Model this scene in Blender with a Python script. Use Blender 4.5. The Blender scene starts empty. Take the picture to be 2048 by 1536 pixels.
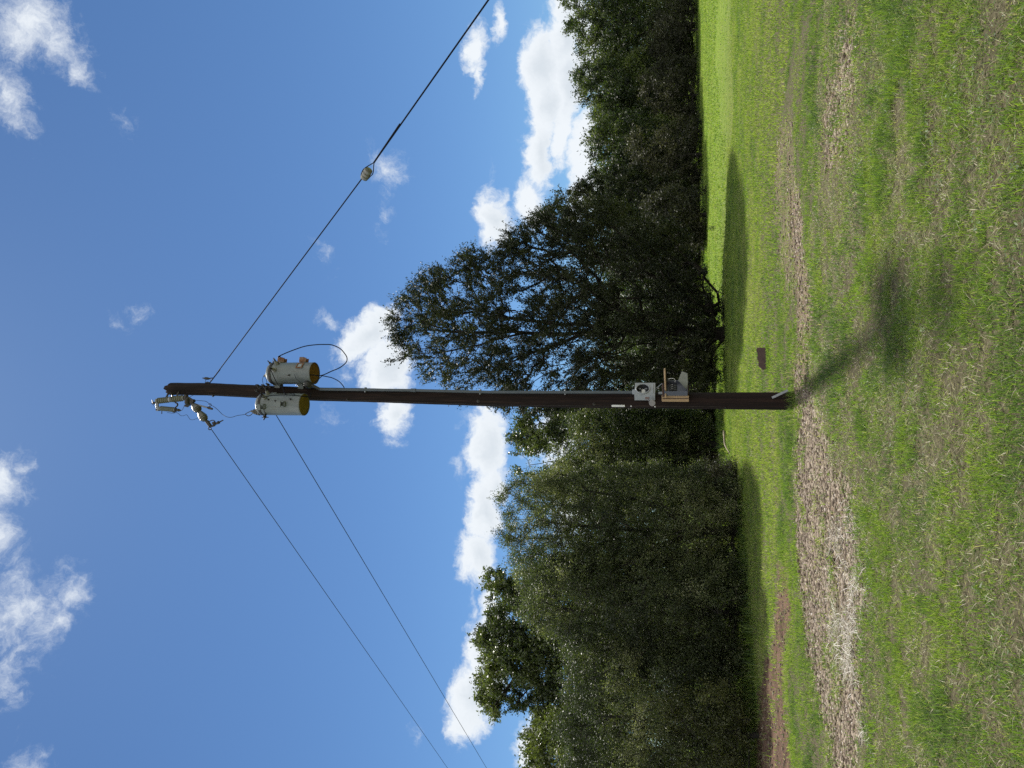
import bpy, math, random
import numpy as np
from mathutils import Vector, Matrix
rng = np.random.default_rng(7)
random.seed(7)
scene = bpy.context.scene
COL = scene.collection

# ------------------------------------------------------------------ camera
F = 1450.0                      # focal length in photo pixels (2048 wide)
PITCH = math.radians(12.85)
CAM = np.array([0.0, 0.0, 1.6])
FW = np.array([0, math.cos(PITCH), math.sin(PITCH)])
DN = np.array([0, math.sin(PITCH), -math.cos(PITCH)])   # the photo lies on its side: its x axis runs down the world
RT = np.array([1.0, 0, 0])
cam_d = bpy.data.cameras.new('camera'); cam = bpy.data.objects.new('camera', cam_d); COL.objects.link(cam)
cam_d.sensor_fit = 'HORIZONTAL'; cam_d.sensor_width = 36.0; cam_d.lens = 36.0 * F / 2048
cam_d.clip_start = 0.05; cam_d.clip_end = 5000
m3 = Matrix(((DN[0], RT[0], -FW[0]), (DN[1], RT[1], -FW[1]), (DN[2], RT[2], -FW[2])))
cam.matrix_world = Matrix.Translation(CAM) @ m3.to_4x4()
scene.camera = cam

def ray(x, y):
    x = np.asarray(x, float); y = np.asarray(y, float)
    return FW + ((x - 1024) / F)[..., None] * DN + ((768 - y) / F)[..., None] * RT
def PY(x, y, Y):                # photo pixel -> point on the upright plane at distance Y
    d = ray(x, y); return CAM + d * (np.asarray(Y, float) / d[..., 1])[..., None]
def G(x, y):                    # photo pixel -> point on the ground
    d = ray(x, y); return CAM + d * (-CAM[2] / np.minimum(d[..., 2], -1e-3))[..., None]
def V(a): return Vector((float(a[0]), float(a[1]), float(a[2])))

# ------------------------------------------------------------------ noise
def _h(ix, iy, s):
    n = (ix.astype(np.int64) * 374761393 + iy.astype(np.int64) * 668265263 + s * 974711) & 0xffffffff
    n = ((n ^ (n >> 13)) * 1274126177) & 0xffffffff
    return ((n ^ (n >> 16)) & 0xffff) / 65535.0
def vnoise(x, y, s=0):
    x0 = np.floor(x); y0 = np.floor(y); fx = x - x0; fy = y - y0
    fx = fx * fx * (3 - 2 * fx); fy = fy * fy * (3 - 2 * fy)
    return ((_h(x0, y0, s) * (1 - fx) + _h(x0 + 1, y0, s) * fx) * (1 - fy)
            + (_h(x0, y0 + 1, s) * (1 - fx) + _h(x0 + 1, y0 + 1, s) * fx) * fy)
def fbm(x, y, s=0, o=4):
    t = np.zeros_like(np.asarray(x, float)); a = 0.5; n = 0
    for k in range(o):
        t = t + a * vnoise(x * 2 ** k, y * 2 ** k, s + k * 17); n += a; a *= 0.5
    return t / n
def sstep(a, b, x):
    t = np.clip((x - a) / (b - a), 0, 1); return t * t * (3 - 2 * t)

def poly_sd(px, py, poly):      # signed distance, positive inside
    poly = np.asarray(poly, float); n = len(poly)
    ins = np.zeros(px.shape, bool); d2 = np.full(px.shape, 1e18)
    for i in range(n):
        ax, ay = poly[i]; bx, by = poly[(i + 1) % n]
        ex, ey = bx - ax, by - ay
        t = np.clip(((px - ax) * ex + (py - ay) * ey) / (ex * ex + ey * ey + 1e-12), 0, 1)
        d2 = np.minimum(d2, (px - ax - t * ex) ** 2 + (py - ay - t * ey) ** 2)
        c = ((ay > py) != (by > py)) & (px < (bx - ax) * (py - ay) / (by - ay + 1e-12) + ax)
        ins ^= c
    d = np.sqrt(d2); return np.where(ins, d, -d)

# ------------------------------------------------------------------ mesh helpers
def mesh_np(name, verts, faces4=None, faces3=None, mat=None, parent=None, smooth=False, attrs=None):
    me = bpy.data.meshes.new(name)
    verts = np.asarray(verts, np.float32)
    loops = []; starts = []; tot = 0; counts = []
    if faces4 is not None and len(faces4):
        f = np.asarray(faces4, np.int32); loops.append(f.ravel()); starts.append(tot + 4 * np.arange(len(f))); tot += f.size; counts.append(np.full(len(f), 4))
    if faces3 is not None and len(faces3):
        f = np.asarray(faces3, np.int32); loops.append(f.ravel()); starts.append(tot + 3 * np.arange(len(f))); tot += f.size; counts.append(np.full(len(f), 3))
    loops = np.concatenate(loops); starts = np.concatenate(starts).astype(np.int32)
    me.vertices.add(len(verts)); me.vertices.foreach_set('co', verts.ravel())
    me.loops.add(len(loops)); me.loops.foreach_set('vertex_index', loops.astype(np.int32))
    me.polygons.add(len(starts)); me.polygons.foreach_set('loop_start', starts)
    if smooth: me.polygons.foreach_set('use_smooth', np.ones(len(starts), bool))
    for k, a in (attrs or {}).items():
        at = me.attributes.new(k, 'FLOAT', 'POINT'); at.data.foreach_set('value', np.asarray(a, np.float32).ravel())
    me.update(calc_edges=True)
    if mat: me.materials.append(mat)
    o = bpy.data.objects.new(name, me); COL.objects.link(o)
    if parent: o.parent = parent
    return o

def tag(o, label=None, cat=None, group=None, kind=None):
    if label: o['label'] = label
    if cat: o['category'] = cat
    if group: o['group'] = group
    if kind: o['kind'] = kind
    return o
def empty(name, loc, label=None, cat=None, group=None):
    o = bpy.data.objects.new(name, None); COL.objects.link(o); o.location = V(loc); o.empty_display_size = 0.1
    return tag(o, label, cat, group)

class MB:
    """collects pieces in world space; build() links them as one mesh object (relative to the parent)"""
    def __init__(s): s.v = []; s.f = []
    def add(s, vs, fs):
        b = len(s.v); s.v += [tuple(map(float, p)) for p in vs]; s.f += [tuple(b + i for i in f) for f in fs]; return s
    def tube(s, pts, r, n=8, cap=True):
        pts = [Vector(p) for p in pts]; m = len(pts)
        rs = [r] * m if not hasattr(r, '__len__') else list(r)
        t0 = (pts[1] - pts[0]).normalized()
        u = t0.orthogonal().normalized(); rings = []
        for i, p in enumerate(pts):
            t = (pts[min(i + 1, m - 1)] - pts[max(i - 1, 0)])
            t = t.normalized() if t.length > 1e-9 else t0
            u = (u - t * u.dot(t)).normalized(); w = t.cross(u)
            rings.append([p + (u * math.cos(2 * math.pi * k / n) + w * math.sin(2 * math.pi * k / n)) * rs[i] for k in range(n)])
        vs = [q for rg in rings for q in rg]; fs = []
        for i in range(m - 1):
            for k in range(n):
                a = i * n + k; b = i * n + (k + 1) % n
                fs.append((a, b, b + n, a + n))
        if cap: fs += [tuple(range(n))[::-1], tuple((m - 1) * n + k for k in range(n))]
        return s.add(vs, fs)
    def lathe(s, p0, axis, prof, n=24, cap=True):   # prof: [(distance along axis, radius)]
        p0 = Vector(p0); t = Vector(axis).normalized(); u = t.orthogonal().normalized(); w = t.cross(u)
        vs = []; fs = []
        for (h, r) in prof:
            for k in range(n):
                a = 2 * math.pi * k / n
                vs.append(p0 + t * h + (u * math.cos(a) + w * math.sin(a)) * r)
        for i in range(len(prof) - 1):
            for k in range(n):
                a = i * n + k; b = i * n + (k + 1) % n
                fs.append((a, b, b + n, a + n))
        if cap: fs += [tuple(range(n))[::-1], tuple((len(prof) - 1) * n + k for k in range(n))]
        return s.add(vs, fs)
    def box(s, c, ax, ay, az, sx, sy, sz, bev=0.0):     # half sizes along unit axes, chamfered when bev
        c = Vector(c); ax, ay, az = (Vector(a).normalized() for a in (ax, ay, az))
        b = min(bev, sx * .9, sy * .9, sz * .9)
        if b <= 0:
            vs = [c + ax * (i * sx) + ay * (j * sy) + az * (k * sz) for i in (-1, 1) for j in (-1, 1) for k in (-1, 1)]
            return s.add(vs, [(0, 1, 3, 2), (4, 6, 7, 5), (0, 4, 5, 1), (2, 3, 7, 6), (0, 2, 6, 4), (1, 5, 7, 3)])
        pr = []
        for (i, j) in ((-1, -1), (1, -1), (1, 1), (-1, 1)):
            st = [(i * sx, j * (sy - b)), (i * (sx - b), j * sy)]
            if i * j > 0: st = st if (i, j) == (1, 1) else st
            pr.append(st)
        ring = [(-sx, -(sy - b)), (-(sx - b), -sy), (sx - b, -sy), (sx, -(sy - b)), (sx, sy - b), (sx - b, sy), (-(sx - b), sy), (-sx, sy - b)]
        vs = []; n = 8
        for (z, k) in ((-sz, 1), (-(sz - b), 0), (sz - b, 0), (sz, 1)):
            for (x, y) in ring:
                if k: x *= (sx - b) / sx; y *= (sy - b) / sy
                vs.append(c + ax * x + ay * y + az * z)
        fs = [tuple(range(8))[::-1], tuple(24 + k for k in range(8))]
        for i in range(3):
            for k in range(n):
                a = i * n + k; d = i * n + (k + 1) % n
                fs.append((a, d, d + n, a + n))
        return s.add(vs, fs)
    def build(s, name, mat, parent=None, smooth=False):
        me = bpy.data.meshes.new(name); org = Vector((0, 0, 0))
        if parent is None:
            org = sum((Vector(p) for p in s.v), Vector()) / len(s.v); org.z = min(p[2] for p in s.v)
        else:
            q = parent
            while q is not None: org = org + q.location; q = q.parent
        me.from_pydata([tuple(Vector(p) - org) for p in s.v], [], s.f); me.materials.append(mat)
        if smooth:
            for p in me.polygons: p.use_smooth = True
            try: me.set_sharp_from_angle(angle=math.radians(38))
            except Exception: pass
        me.update()
        o = bpy.data.objects.new(name, me); COL.objects.link(o)
        if parent is None: o.location = org
        else: o.parent = parent
        return o

def spline(pts, n=6):           # Catmull-Rom through points
    P = [Vector(p) for p in pts]; P = [P[0] * 2 - P[1]] + P + [P[-1] * 2 - P[-2]]; out = []
    for i in range(1, len(P) - 2):
        for k in range(n):
            t = k / n; a, b, c, d = P[i - 1], P[i], P[i + 1], P[i + 2]
            out.append(0.5 * ((2 * b) + (c - a) * t + (2 * a - 5 * b + 4 * c - d) * t * t + (3 * b - a - 3 * c + d) * t ** 3))
    out.append(P[-2]); return out

# ------------------------------------------------------------------ materials
def mat_new(name):
    m = bpy.data.materials.new(name); m.use_nodes = True
    nt = m.node_tree; nt.nodes.clear()
    out = nt.nodes.new('ShaderNodeOutputMaterial'); return m, nt, out
def ramp(nt, stops, interp='LINEAR'):
    r = nt.nodes.new('ShaderNodeValToRGB'); cr = r.color_ramp; cr.interpolation = interp
    while len(cr.elements) < len(stops): cr.elements.new(0.5)
    for e, (p, c) in zip(cr.elements, stops): e.position = p; e.color = (*c, 1)
    return r
def noise_node(nt, scale, detail=5, rough=0.6, vec=None, dim='3D'):
    n = nt.nodes.new('ShaderNodeTexNoise'); n.noise_dimensions = dim
    n.inputs['Scale'].default_value = scale; n.inputs['Detail'].default_value = detail; n.inputs['Roughness'].default_value = rough
    if vec is not None: nt.links.new(vec, n.inputs['Vector'])
    return n
def surf(name, stops, scale=8, detail=5, rough=0.6, metal=0.0, spec=0.5, bump=0.0, bscale=40, stretch=None, coat=0):
    """principled with a noise driven colour and a little bump"""
    m, nt, out = mat_new(name); L = nt.links
    p = nt.nodes.new('ShaderNodeBsdfPrincipled'); L.new(p.outputs[0], out.inputs[0])
    tc = nt.nodes.new('ShaderNodeTexCoord'); vec = tc.outputs['Object']
    if stretch:
        mp = nt.nodes.new('ShaderNodeMapping'); mp.inputs['Scale'].default_value = stretch; L.new(vec, mp.inputs[0]); vec = mp.outputs[0]
    n = noise_node(nt, scale, detail, 0.65, vec); r = ramp(nt, stops); L.new(n.outputs[0], r.inputs[0]); L.new(r.outputs[0], p.inputs['Base Color'])
    p.inputs['Roughness'].default_value = rough; p.inputs['Metallic'].default_value = metal
    p.inputs['Specular IOR Level'].default_value = spec
    if bump:
        n2 = noise_node(nt, bscale, 6, 0.65, vec); b = nt.nodes.new('ShaderNodeBump'); b.inputs['Strength'].default_value = bump; b.inputs['Distance'].default_value = 0.02
        L.new(n2.outputs[0], b.inputs['Height']); L.new(b.outputs[0], p.inputs['Normal'])
    return m
def leafmat(name, stops, trans=0.35, rough=0.42, spec=0.5, tcol=1.6):
    m, nt, out = mat_new(name); L = nt.links
    at = nt.nodes.new('ShaderNodeAttribute'); at.attribute_name = 'tint'
    r = ramp(nt, stops); L.new(at.outputs['Fac'], r.inputs[0])
    p = nt.nodes.new('ShaderNodeBsdfPrincipled'); L.new(r.outputs[0], p.inputs['Base Color'])
    p.inputs['Roughness'].default_value = rough; p.inputs['Specular IOR Level'].default_value = spec
    t = nt.nodes.new('ShaderNodeBsdfTranslucent')
    g = nt.nodes.new('ShaderNodeMix'); g.data_type = 'RGBA'; g.blend_type = 'MULTIPLY'; g.inputs[0].default_value = 1
    L.new(r.outputs[0], g.inputs[6]); g.inputs[7].default_value = (tcol * 1.03, tcol * 1.15, tcol * 0.55, 1); L.new(g.outputs[2], t.inputs[0])
    mx = nt.nodes.new('ShaderNodeMixShader'); mx.inputs[0].default_value = trans
    L.new(p.outputs[0], mx.inputs[1]); L.new(t.outputs[0], mx.inputs[2]); L.new(mx.outputs[0], out.inputs[0])
    return m

def add_layer(m, col, scale, stretch, lo, hi, detail=8):
    '''weathering laid over a surf() colour: streaks or blotches with a shape of their own'''
    nt = m.node_tree; L = nt.links; p = [n for n in nt.nodes if n.type == 'BSDF_PRINCIPLED'][0]
    src = p.inputs['Base Color'].links[0].from_socket
    tc = nt.nodes.new('ShaderNodeTexCoord'); mp = nt.nodes.new('ShaderNodeMapping'); mp.inputs['Scale'].default_value = stretch; L.new(tc.outputs['Object'], mp.inputs[0])
    n = noise_node(nt, scale, detail, 0.7, mp.outputs[0]); r = ramp(nt, [(lo, (0, 0, 0)), (hi, (1, 1, 1))]); L.new(n.outputs[0], r.inputs[0])
    mx = nt.nodes.new('ShaderNodeMix'); mx.data_type = 'RGBA'; L.new(r.outputs[0], mx.inputs[0]); L.new(src, mx.inputs[6]); mx.inputs[7].default_value = (*col, 1)
    L.new(mx.outputs[2], p.inputs['Base Color'])
M = {}
M['pole'] = surf('weathered_pole_wood', [(0.25, (0.005, 0.003, 0.0025)), (0.5, (0.013, 0.007, 0.0055)), (0.75, (0.034, 0.018, 0.013))], 9, 8, 0.85, spec=0.25, bump=0.9, bscale=14, stretch=(3, 3, 0.16))
M['tank'] = surf('grey_enamel', [(0.3, (0.125, 0.145, 0.150)), (0.62, (0.165, 0.186, 0.188)), (0.8, (0.14, 0.148, 0.138))], 5, 8, 0.42, spec=0.5, bump=0.08, bscale=30)
add_layer(M['tank'], (0.075, 0.048, 0.032), 6, (5, 5, .5), .54, .74)
add_layer(M['tank'], (0.115, 0.122, 0.115), 3, (1, 1, .6), .50, .75)
add_layer(M['pole'], (0.085, 0.045, 0.032), 12, (3, 3, .06), .60, .72)
add_layer(M['pole'], (0.002, 0.0015, 0.001), 16, (3, 3, .05), .63, .68)
M['rusty_bottom'] = surf('ochre_tank_bottom', [(0.3, (0.13, 0.060, 0.010)), (0.55, (0.22, 0.115, 0.014)), (0.75, (0.08, 0.032, 0.010))], 9, 8, 0.7, bump=0.2)
M['yellow_bottom'] = surf('yellow_tank_bottom', [(0.3, (0.14, 0.105, 0.014)), (0.6, (0.21, 0.16, 0.022)), (0.75, (0.10, 0.065, 0.014))], 5, 8, 0.6, bump=0.1)
M['rust'] = surf('rust', [(0.3, (0.09, 0.032, 0.014)), (0.5, (0.20, 0.085, 0.036)), (0.66, (0.24, 0.20, 0.17))], 22, 8, 0.8, bump=0.4)
M['dark_metal'] = surf('dark_metal', [(0.3, (0.025, 0.024, 0.022)), (0.7, (0.07, 0.06, 0.05))], 30, 5, 0.5, metal=0.6)
M['steel'] = surf('galvanised_steel', [(0.3, (0.17, 0.18, 0.19)), (0.7, (0.28, 0.29, 0.30))], 25, 5, 0.45, metal=0.55)
M['conduit'] = surf('grey_conduit', [(0.3, (0.050, 0.064, 0.075)), (0.7, (0.075, 0.092, 0.104))], 6, 5, 0.5)
M['porcelain'] = surf('grey_porcelain', [(0.3, (0.15, 0.15, 0.13)), (0.7, (0.22, 0.215, 0.19))], 14, 4, 0.25, spec=0.6)
M['polymer'] = surf('grey_polymer', [(0.3, (0.13, 0.135, 0.14)), (0.7, (0.18, 0.19, 0.19))], 14, 4, 0.5)
M['brown_porcelain'] = surf('brown_porcelain', [(0.3, (0.05, 0.045, 0.035)), (0.7, (0.10, 0.09, 0.07))], 14, 4, 0.25, spec=0.6)
M['cable'] = surf('black_cable', [(0.3, (0.006, 0.007, 0.012)), (0.7, (0.012, 0.013, 0.018))], 30, 3, 0.8, spec=0.12)
M['bell'] = surf('dusty_bell_porcelain', [(0.3, (0.055, 0.052, 0.042)), (0.7, (0.11, 0.105, 0.088))], 14, 5, 0.3, spec=0.6)
M['wire'] = surf('aluminium_wire', [(0.3, (0.025, 0.03, 0.04)), (0.7, (0.05, 0.055, 0.07))], 30, 3, 0.8, spec=0.15)
M['box_white'] = surf('pale_grey_box', [(0.3, (0.25, 0.27, 0.285)), (0.7, (0.32, 0.34, 0.35))], 8, 6, 0.5, bump=0.05)
M['plywood'] = surf('plywood', [(0.3, (0.28, 0.185, 0.095)), (0.55, (0.38, 0.265, 0.145)), (0.8, (0.22, 0.14, 0.075))], 7, 8, 0.75, bump=0.2, stretch=(4, 4, 0.7))
M['old_board'] = surf('weathered_board', [(0.3, (0.040, 0.022, 0.017)), (0.7, (0.085, 0.048, 0.036))], 10, 8, 0.8, bump=0.3)
M['well'] = surf('dark_socket_well', [(0.3, (0.03, 0.033, 0.036)), (0.7, (0.06, 0.065, 0.07))], 10, 4, 0.6)
M['panel_grey'] = surf('panel_grey', [(0.3, (0.07, 0.075, 0.10)), (0.7, (0.10, 0.108, 0.135))], 8, 5, 0.5)
M['lid_grey'] = surf('lid_grey_green', [(0.3, (0.12, 0.13, 0.10)), (0.7, (0.17, 0.18, 0.145))], 14, 5, 0.5)
M['black'] = surf('black_plastic', [(0.3, (0.012, 0.012, 0.012)), (0.7, (0.03, 0.03, 0.03))], 20, 3, 0.5)
M['red_brown'] = surf('red_brown_plastic', [(0.3, (0.12, 0.04, 0.02)), (0.7, (0.18, 0.07, 0.04))], 20, 3, 0.5)
M['white'] = surf('white_plastic', [(0.3, (0.62, 0.62, 0.58)), (0.7, (0.75, 0.75, 0.72))], 20, 3, 0.5)
M['disc_grey'] = surf('weathered_grey_disc', [(0.3, (0.17, 0.16, 0.15)), (0.7, (0.28, 0.27, 0.26))], 18, 6, 0.8)
M['bark'] = surf('bark', [(0.3, (0.012, 0.010, 0.008)), (0.55, (0.028, 0.023, 0.019)), (0.75, (0.055, 0.047, 0.04))], 10, 8, 0.9, spec=0.2, bump=0.8, bscale=16, stretch=(2, 2, 0.4))
M['pale_bark'] = surf('grey_bark', [(0.3, (0.016, 0.015, 0.013)), (0.55, (0.036, 0.033, 0.028)), (0.75, (0.075, 0.068, 0.058))], 12, 8, 0.9, spec=0.2, bump=0.5, bscale=20)
M['dry_stick'] = surf('bleached_stick', [(0.3, (0.16, 0.13, 0.09)), (0.7, (0.40, 0.35, 0.27))], 14, 8, 0.9, spec=0.2)
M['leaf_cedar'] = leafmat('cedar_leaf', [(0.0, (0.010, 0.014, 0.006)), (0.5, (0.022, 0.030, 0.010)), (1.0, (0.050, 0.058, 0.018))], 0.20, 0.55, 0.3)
M['leaf_small'] = leafmat('small_glossy_leaf', [(0.0, (0.020, 0.030, 0.011)), (0.5, (0.056, 0.074, 0.025)), (0.85, (0.115, 0.132, 0.052)), (1.0, (0.20, 0.205, 0.11))], 0.34, 0.5, 0.5, 1.7)
M['leaf_oak'] = leafmat('oak_leaf', [(0.0, (0.022, 0.034, 0.010)), (0.5, (0.052, 0.070, 0.020)), (1.0, (0.105, 0.125, 0.036))], 0.30, 0.42, 0.5)
M['leaf_far'] = leafmat('far_leaf', [(0.0, (0.014, 0.024, 0.008)), (0.5, (0.042, 0.060, 0.017)), (1.0, (0.115, 0.138, 0.040))], 0.34, 0.5, 0.4)
M['leaf_yellow'] = leafmat('yellow_green_leaf', [(0.0, (0.04, 0.05, 0.012)), (0.5, (0.085, 0.095, 0.026)), (1.0, (0.15, 0.15, 0.05))], 0.35, 0.42, 0.5)
M['leaf_dull'] = leafmat('dull_brown_green_leaf', [(0.0, (0.020, 0.022, 0.012)), (0.5, (0.040, 0.042, 0.022)), (1.0, (0.075, 0.072, 0.040))], 0.2, 0.6, 0.3)
M['grass'] = leafmat('grass_blade', [(0.0, (0.052, 0.088, 0.030)), (0.28, (0.100, 0.155, 0.050)), (0.42, (0.134, 0.205, 0.036)), (0.58, (0.182, 0.250, 0.032)), (0.70, (0.232, 0.258, 0.098)), (0.82, (0.29, 0.265, 0.155)), (1.0, (0.46, 0.41, 0.28))], 0.50, 0.5, 0.35, 1.5)
M['straw'] = leafmat('dry_straw', [(0.0, (0.24, 0.21, 0.17)), (0.5, (0.44, 0.41, 0.36)), (1.0, (0.66, 0.63, 0.58))], 0.2, 0.7, 0.3, 1.0)

# ------------------------------------------------------------------ sun and sky
SUN = np.array([-0.60, 4.88, 8.08]); SUN /= np.linalg.norm(SUN)
sd = bpy.data.lights.new('sun', 'SUN'); sd.energy = 4.6; sd.angle = math.radians(2.4); sd.color = (1.0, 0.95, 0.87)
so = bpy.data.objects.new('sun', sd); COL.objects.link(so); so.location = (0, 10, 40)
so.rotation_euler = V(SUN).to_track_quat('Z', 'Y').to_euler()
world = bpy.data.worlds.new('World'); scene.world = world; world.use_nodes = True
wt = world.node_tree; wt.nodes.clear(); WL = wt.links
wo = wt.nodes.new('ShaderNodeOutputWorld'); bg = wt.nodes.new('ShaderNodeBackground'); WL.new(bg.outputs[0], wo.inputs[0])
sky = wt.nodes.new('ShaderNodeTexSky'); sky.sky_type = 'NISHITA'; sky.sun_disc = False
sky.sun_elevation = math.asin(SUN[2]); sky.sun_rotation = math.atan2(SUN[0], SUN[1])
sky.altitude = 100; sky.air_density = 1.0; sky.dust_density = 0.15; sky.ozone_density = 2.0
SKY_STRENGTH = 0.06
EXPOSURE = 0.65
bg.inputs[1].default_value = SKY_STRENGTH
tc = wt.nodes.new('ShaderNodeTexCoord'); DIR = tc.outputs['Generated']
def wmath(op, a, b=None, c=None, clamp=False):
    n = wt.nodes.new('ShaderNodeMath'); n.operation = op; n.use_clamp = clamp
    for i, q in enumerate((a, b, c)):
        if q is None: continue
        if isinstance(q, (int, float)): n.inputs[i].default_value = q
        else: WL.new(q, n.inputs[i])
    return n.outputs[0]
def wmap(lo, hi, x):
    n = wt.nodes.new('ShaderNodeMapRange'); n.interpolation_type = 'SMOOTHSTEP'
    WL.new(x, n.inputs[0]); n.inputs[1].default_value = lo; n.inputs[2].default_value = hi; return n.outputs[0]
def warp(scale, amp, detail):
    n = noise_node(wt, scale, detail, 0.6, DIR)
    s = wt.nodes.new('ShaderNodeVectorMath'); s.operation = 'SUBTRACT'; WL.new(n.outputs['Color'], s.inputs[0]); s.inputs[1].default_value = (.5, .5, .5)
    k = wt.nodes.new('ShaderNodeVectorMath'); k.operation = 'SCALE'; WL.new(s.outputs[0], k.inputs[0]); k.inputs[3].default_value = amp
    a = wt.nodes.new('ShaderNodeVectorMath'); a.operation = 'ADD'; WL.new(k.outputs[0], a.inputs[0]); WL.new(DIR, a.inputs[1]); return a.outputs[0]
def blobs(vec, lst, shade=False):
    """each cloud body is an ellipse on the celestial sphere: (photo x, y, half height, half width, tilt deg, weight)"""
    acc = None
    for (x, y, rx, ry, tilt, w) in lst:
        c = ray(x, y); k = np.linalg.norm(c); c = c / k
        e1 = DN - c * np.dot(DN, c); e1 /= np.linalg.norm(e1); e2 = np.cross(c, e1)
        a = math.radians(tilt); f1 = e1 * math.cos(a) + e2 * math.sin(a); f2 = np.cross(c, f1)
        R = Matrix(((f1[0], f2[0], c[0]), (f1[1], f2[1], c[1]), (f1[2], f2[2], c[2])))
        mp = wt.nodes.new('ShaderNodeMapping'); mp.vector_type = 'TEXTURE'; WL.new(vec, mp.inputs[0])
        mp.inputs['Location'].default_value = V(c + (0.006 * np.array([0, 0, -1]) if shade else 0)); mp.inputs['Rotation'].default_value = R.to_euler()
        mp.inputs['Scale'].default_value = (rx / F / k, ry / F / k, 50)
        ln = wt.nodes.new('ShaderNodeVectorMath'); ln.operation = 'LENGTH'; WL.new(mp.outputs[0], ln.inputs[0])
        v = wmath('MULTIPLY_ADD', ln.outputs['Value'], -w, w)
        acc = v if acc is None else wmath('MAXIMUM', acc, v)
    return acc
PUFF = [(735, 668, 100, 44, -38, 1.25), (770, 735, 62, 82, 0, 1.35), (785, 825, 42, 60, 12, 1.05),
        (972, 895, 50, 95, 0, 1.3), (965, 1020, 42, 88, 0, 1.2), (952, 1110, 48, 70, 0, 1.2), (985, 965, 36, 66, 0, 1.0),
        (982, 1250, 34, 110, 0, 1.15), (945, 1400, 60, 95, 10, 1.25), (972, 1330, 50, 110, 0, 1.2),
        (985, 438, 42, 74, 0, 1.3), (1064, 405, 40, 60, 0, 1.1),
        (950, 100, 32, 66, 8, .95), (993, 48, 17, 40, 10, .85), (958, 150, 14, 44, 10, .7),
        (1080, 130, 50, 100, 0, 1.35), (1090, 205, 40, 95, 0, 1.3), (1076, 310, 38, 100, 0, 1.3),
        (1122, 70, 44, 105, 0, 1.35), (1128, 165, 42, 120, 0, 1.35), (1122, 255, 36, 95, 0, 1.15), (1168, 300, 44, 110, 0, 1.15), (1190, 380, 40, 75, 0, 1.0),
        (1140, 10, 44, 75, 0, 1.3), (1110, 880, 70, 70, 0, 1.0), (1150, 1010, 60, 110, 0, .9), (1065, 1500, 40, 75, 0, 1.0), (1180, 90, 50, 110, 0, 1.0), (1150, 400, 30, 60, 0, .8)]
WISP = [(55, 50, 110, 95, 0, 1.15), (120, 95, 55, 75, -28, 1.0), (150, 140, 28, 48, -25, .9), (18, 190, 60, 95, 0, 1.0), (40, 245, 55, 30, 25, .7),
        (-5, 960, 80, 75, 0, 1.3), (50, 935, 40, 30, 0, .8), (-10, 1080, 42, 80, 0, 1.1), (60, 1220, 105, 120, 15, .95), (145, 1185, 50, 52, -10, 1.0), (15, 1340, 55, 80, 0, .8), (110, 1240, 45, 45, 0, .8),
        (775, 333, 46, 42, 20, .85), (762, 428, 20, 62, 8, .55), (283, 635, 34, 30, 25, .55), (222, 642, 24, 18, 0, .35), (660, 640, 36, 18, 35, .6),
        (832, 1465, 14, 40, 0, .4), (940, 1212, 12, 45, -12, .7), (655, 505, 20, 40, 0, .28), (690, 750, 34, 22, 20, .42), (790, 880, 34, 16, 35, .5), (920, 830, 22, 22, 0, .5), (660, 830, 30, 26, 0, .2), (922, 935, 22, 40, 10, .7),
        (250, 240, 26, 40, 0, .35), (985, 370, 12, 36, 0, .55), (40, 1560, 60, 90, 0, .5)]
w1 = warp(20, 0.042, 9); w2 = warp(16, 0.055, 9)
nf = noise_node(wt, 46, 8, 0.66, w1).outputs[0]
nw = noise_node(wt, 34, 10, 0.72, w2).outputs[0]
f1 = blobs(w1, PUFF); f1s = blobs(w1, PUFF[:11] + PUFF[15:20], True); f2 = blobs(w2, WISP)
d1 = wmath('MULTIPLY_ADD', wmath('SUBTRACT', nf, 0.5), 1.45, f1)
d2 = wmath('MULTIPLY_ADD', wmath('SUBTRACT', nw, 0.53), 2.4, f2)
a1 = wmap(-0.02, 0.62, d1); a2 = wmath('MULTIPLY', wmap(-0.05, 1.35, d2), 0.95)
alpha = wmath('MAXIMUM', a1, a2)
# cloud bodies are whitest where thick towards the sun, blue grey in the lower middle
dsh = wmath('MULTIPLY_ADD', wmath('SUBTRACT', nf, 0.5), 1.2, f1s)
sh = wmath('MULTIPLY', wmap(0.35, 1.45, dsh), 0.48)
cmix = wt.nodes.new('ShaderNodeMix'); cmix.data_type = 'RGBA'; WL.new(sh, cmix.inputs[0])
CW = 1.0 / SKY_STRENGTH / 2 ** EXPOSURE
cmix.inputs[6].default_value = (0.88 * CW, 0.93 * CW, 0.98 * CW, 1); cmix.inputs[7].default_value = (0.52 * CW, 0.60 * CW, 0.68 * CW, 1)
skc = wt.nodes.new('ShaderNodeMix'); skc.data_type = 'RGBA'; skc.blend_type = 'MULTIPLY'; skc.inputs[0].default_value = 1
WL.new(sky.outputs[0], skc.inputs[6]); skc.inputs[7].default_value = (0.64, 0.87, 1.08, 1)
mixc = wt.nodes.new('ShaderNodeMix'); mixc.data_type = 'RGBA'; WL.new(alpha, mixc.inputs[0]); WL.new(skc.outputs[2], mixc.inputs[6]); WL.new(cmix.outputs[2], mixc.inputs[7])
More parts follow.
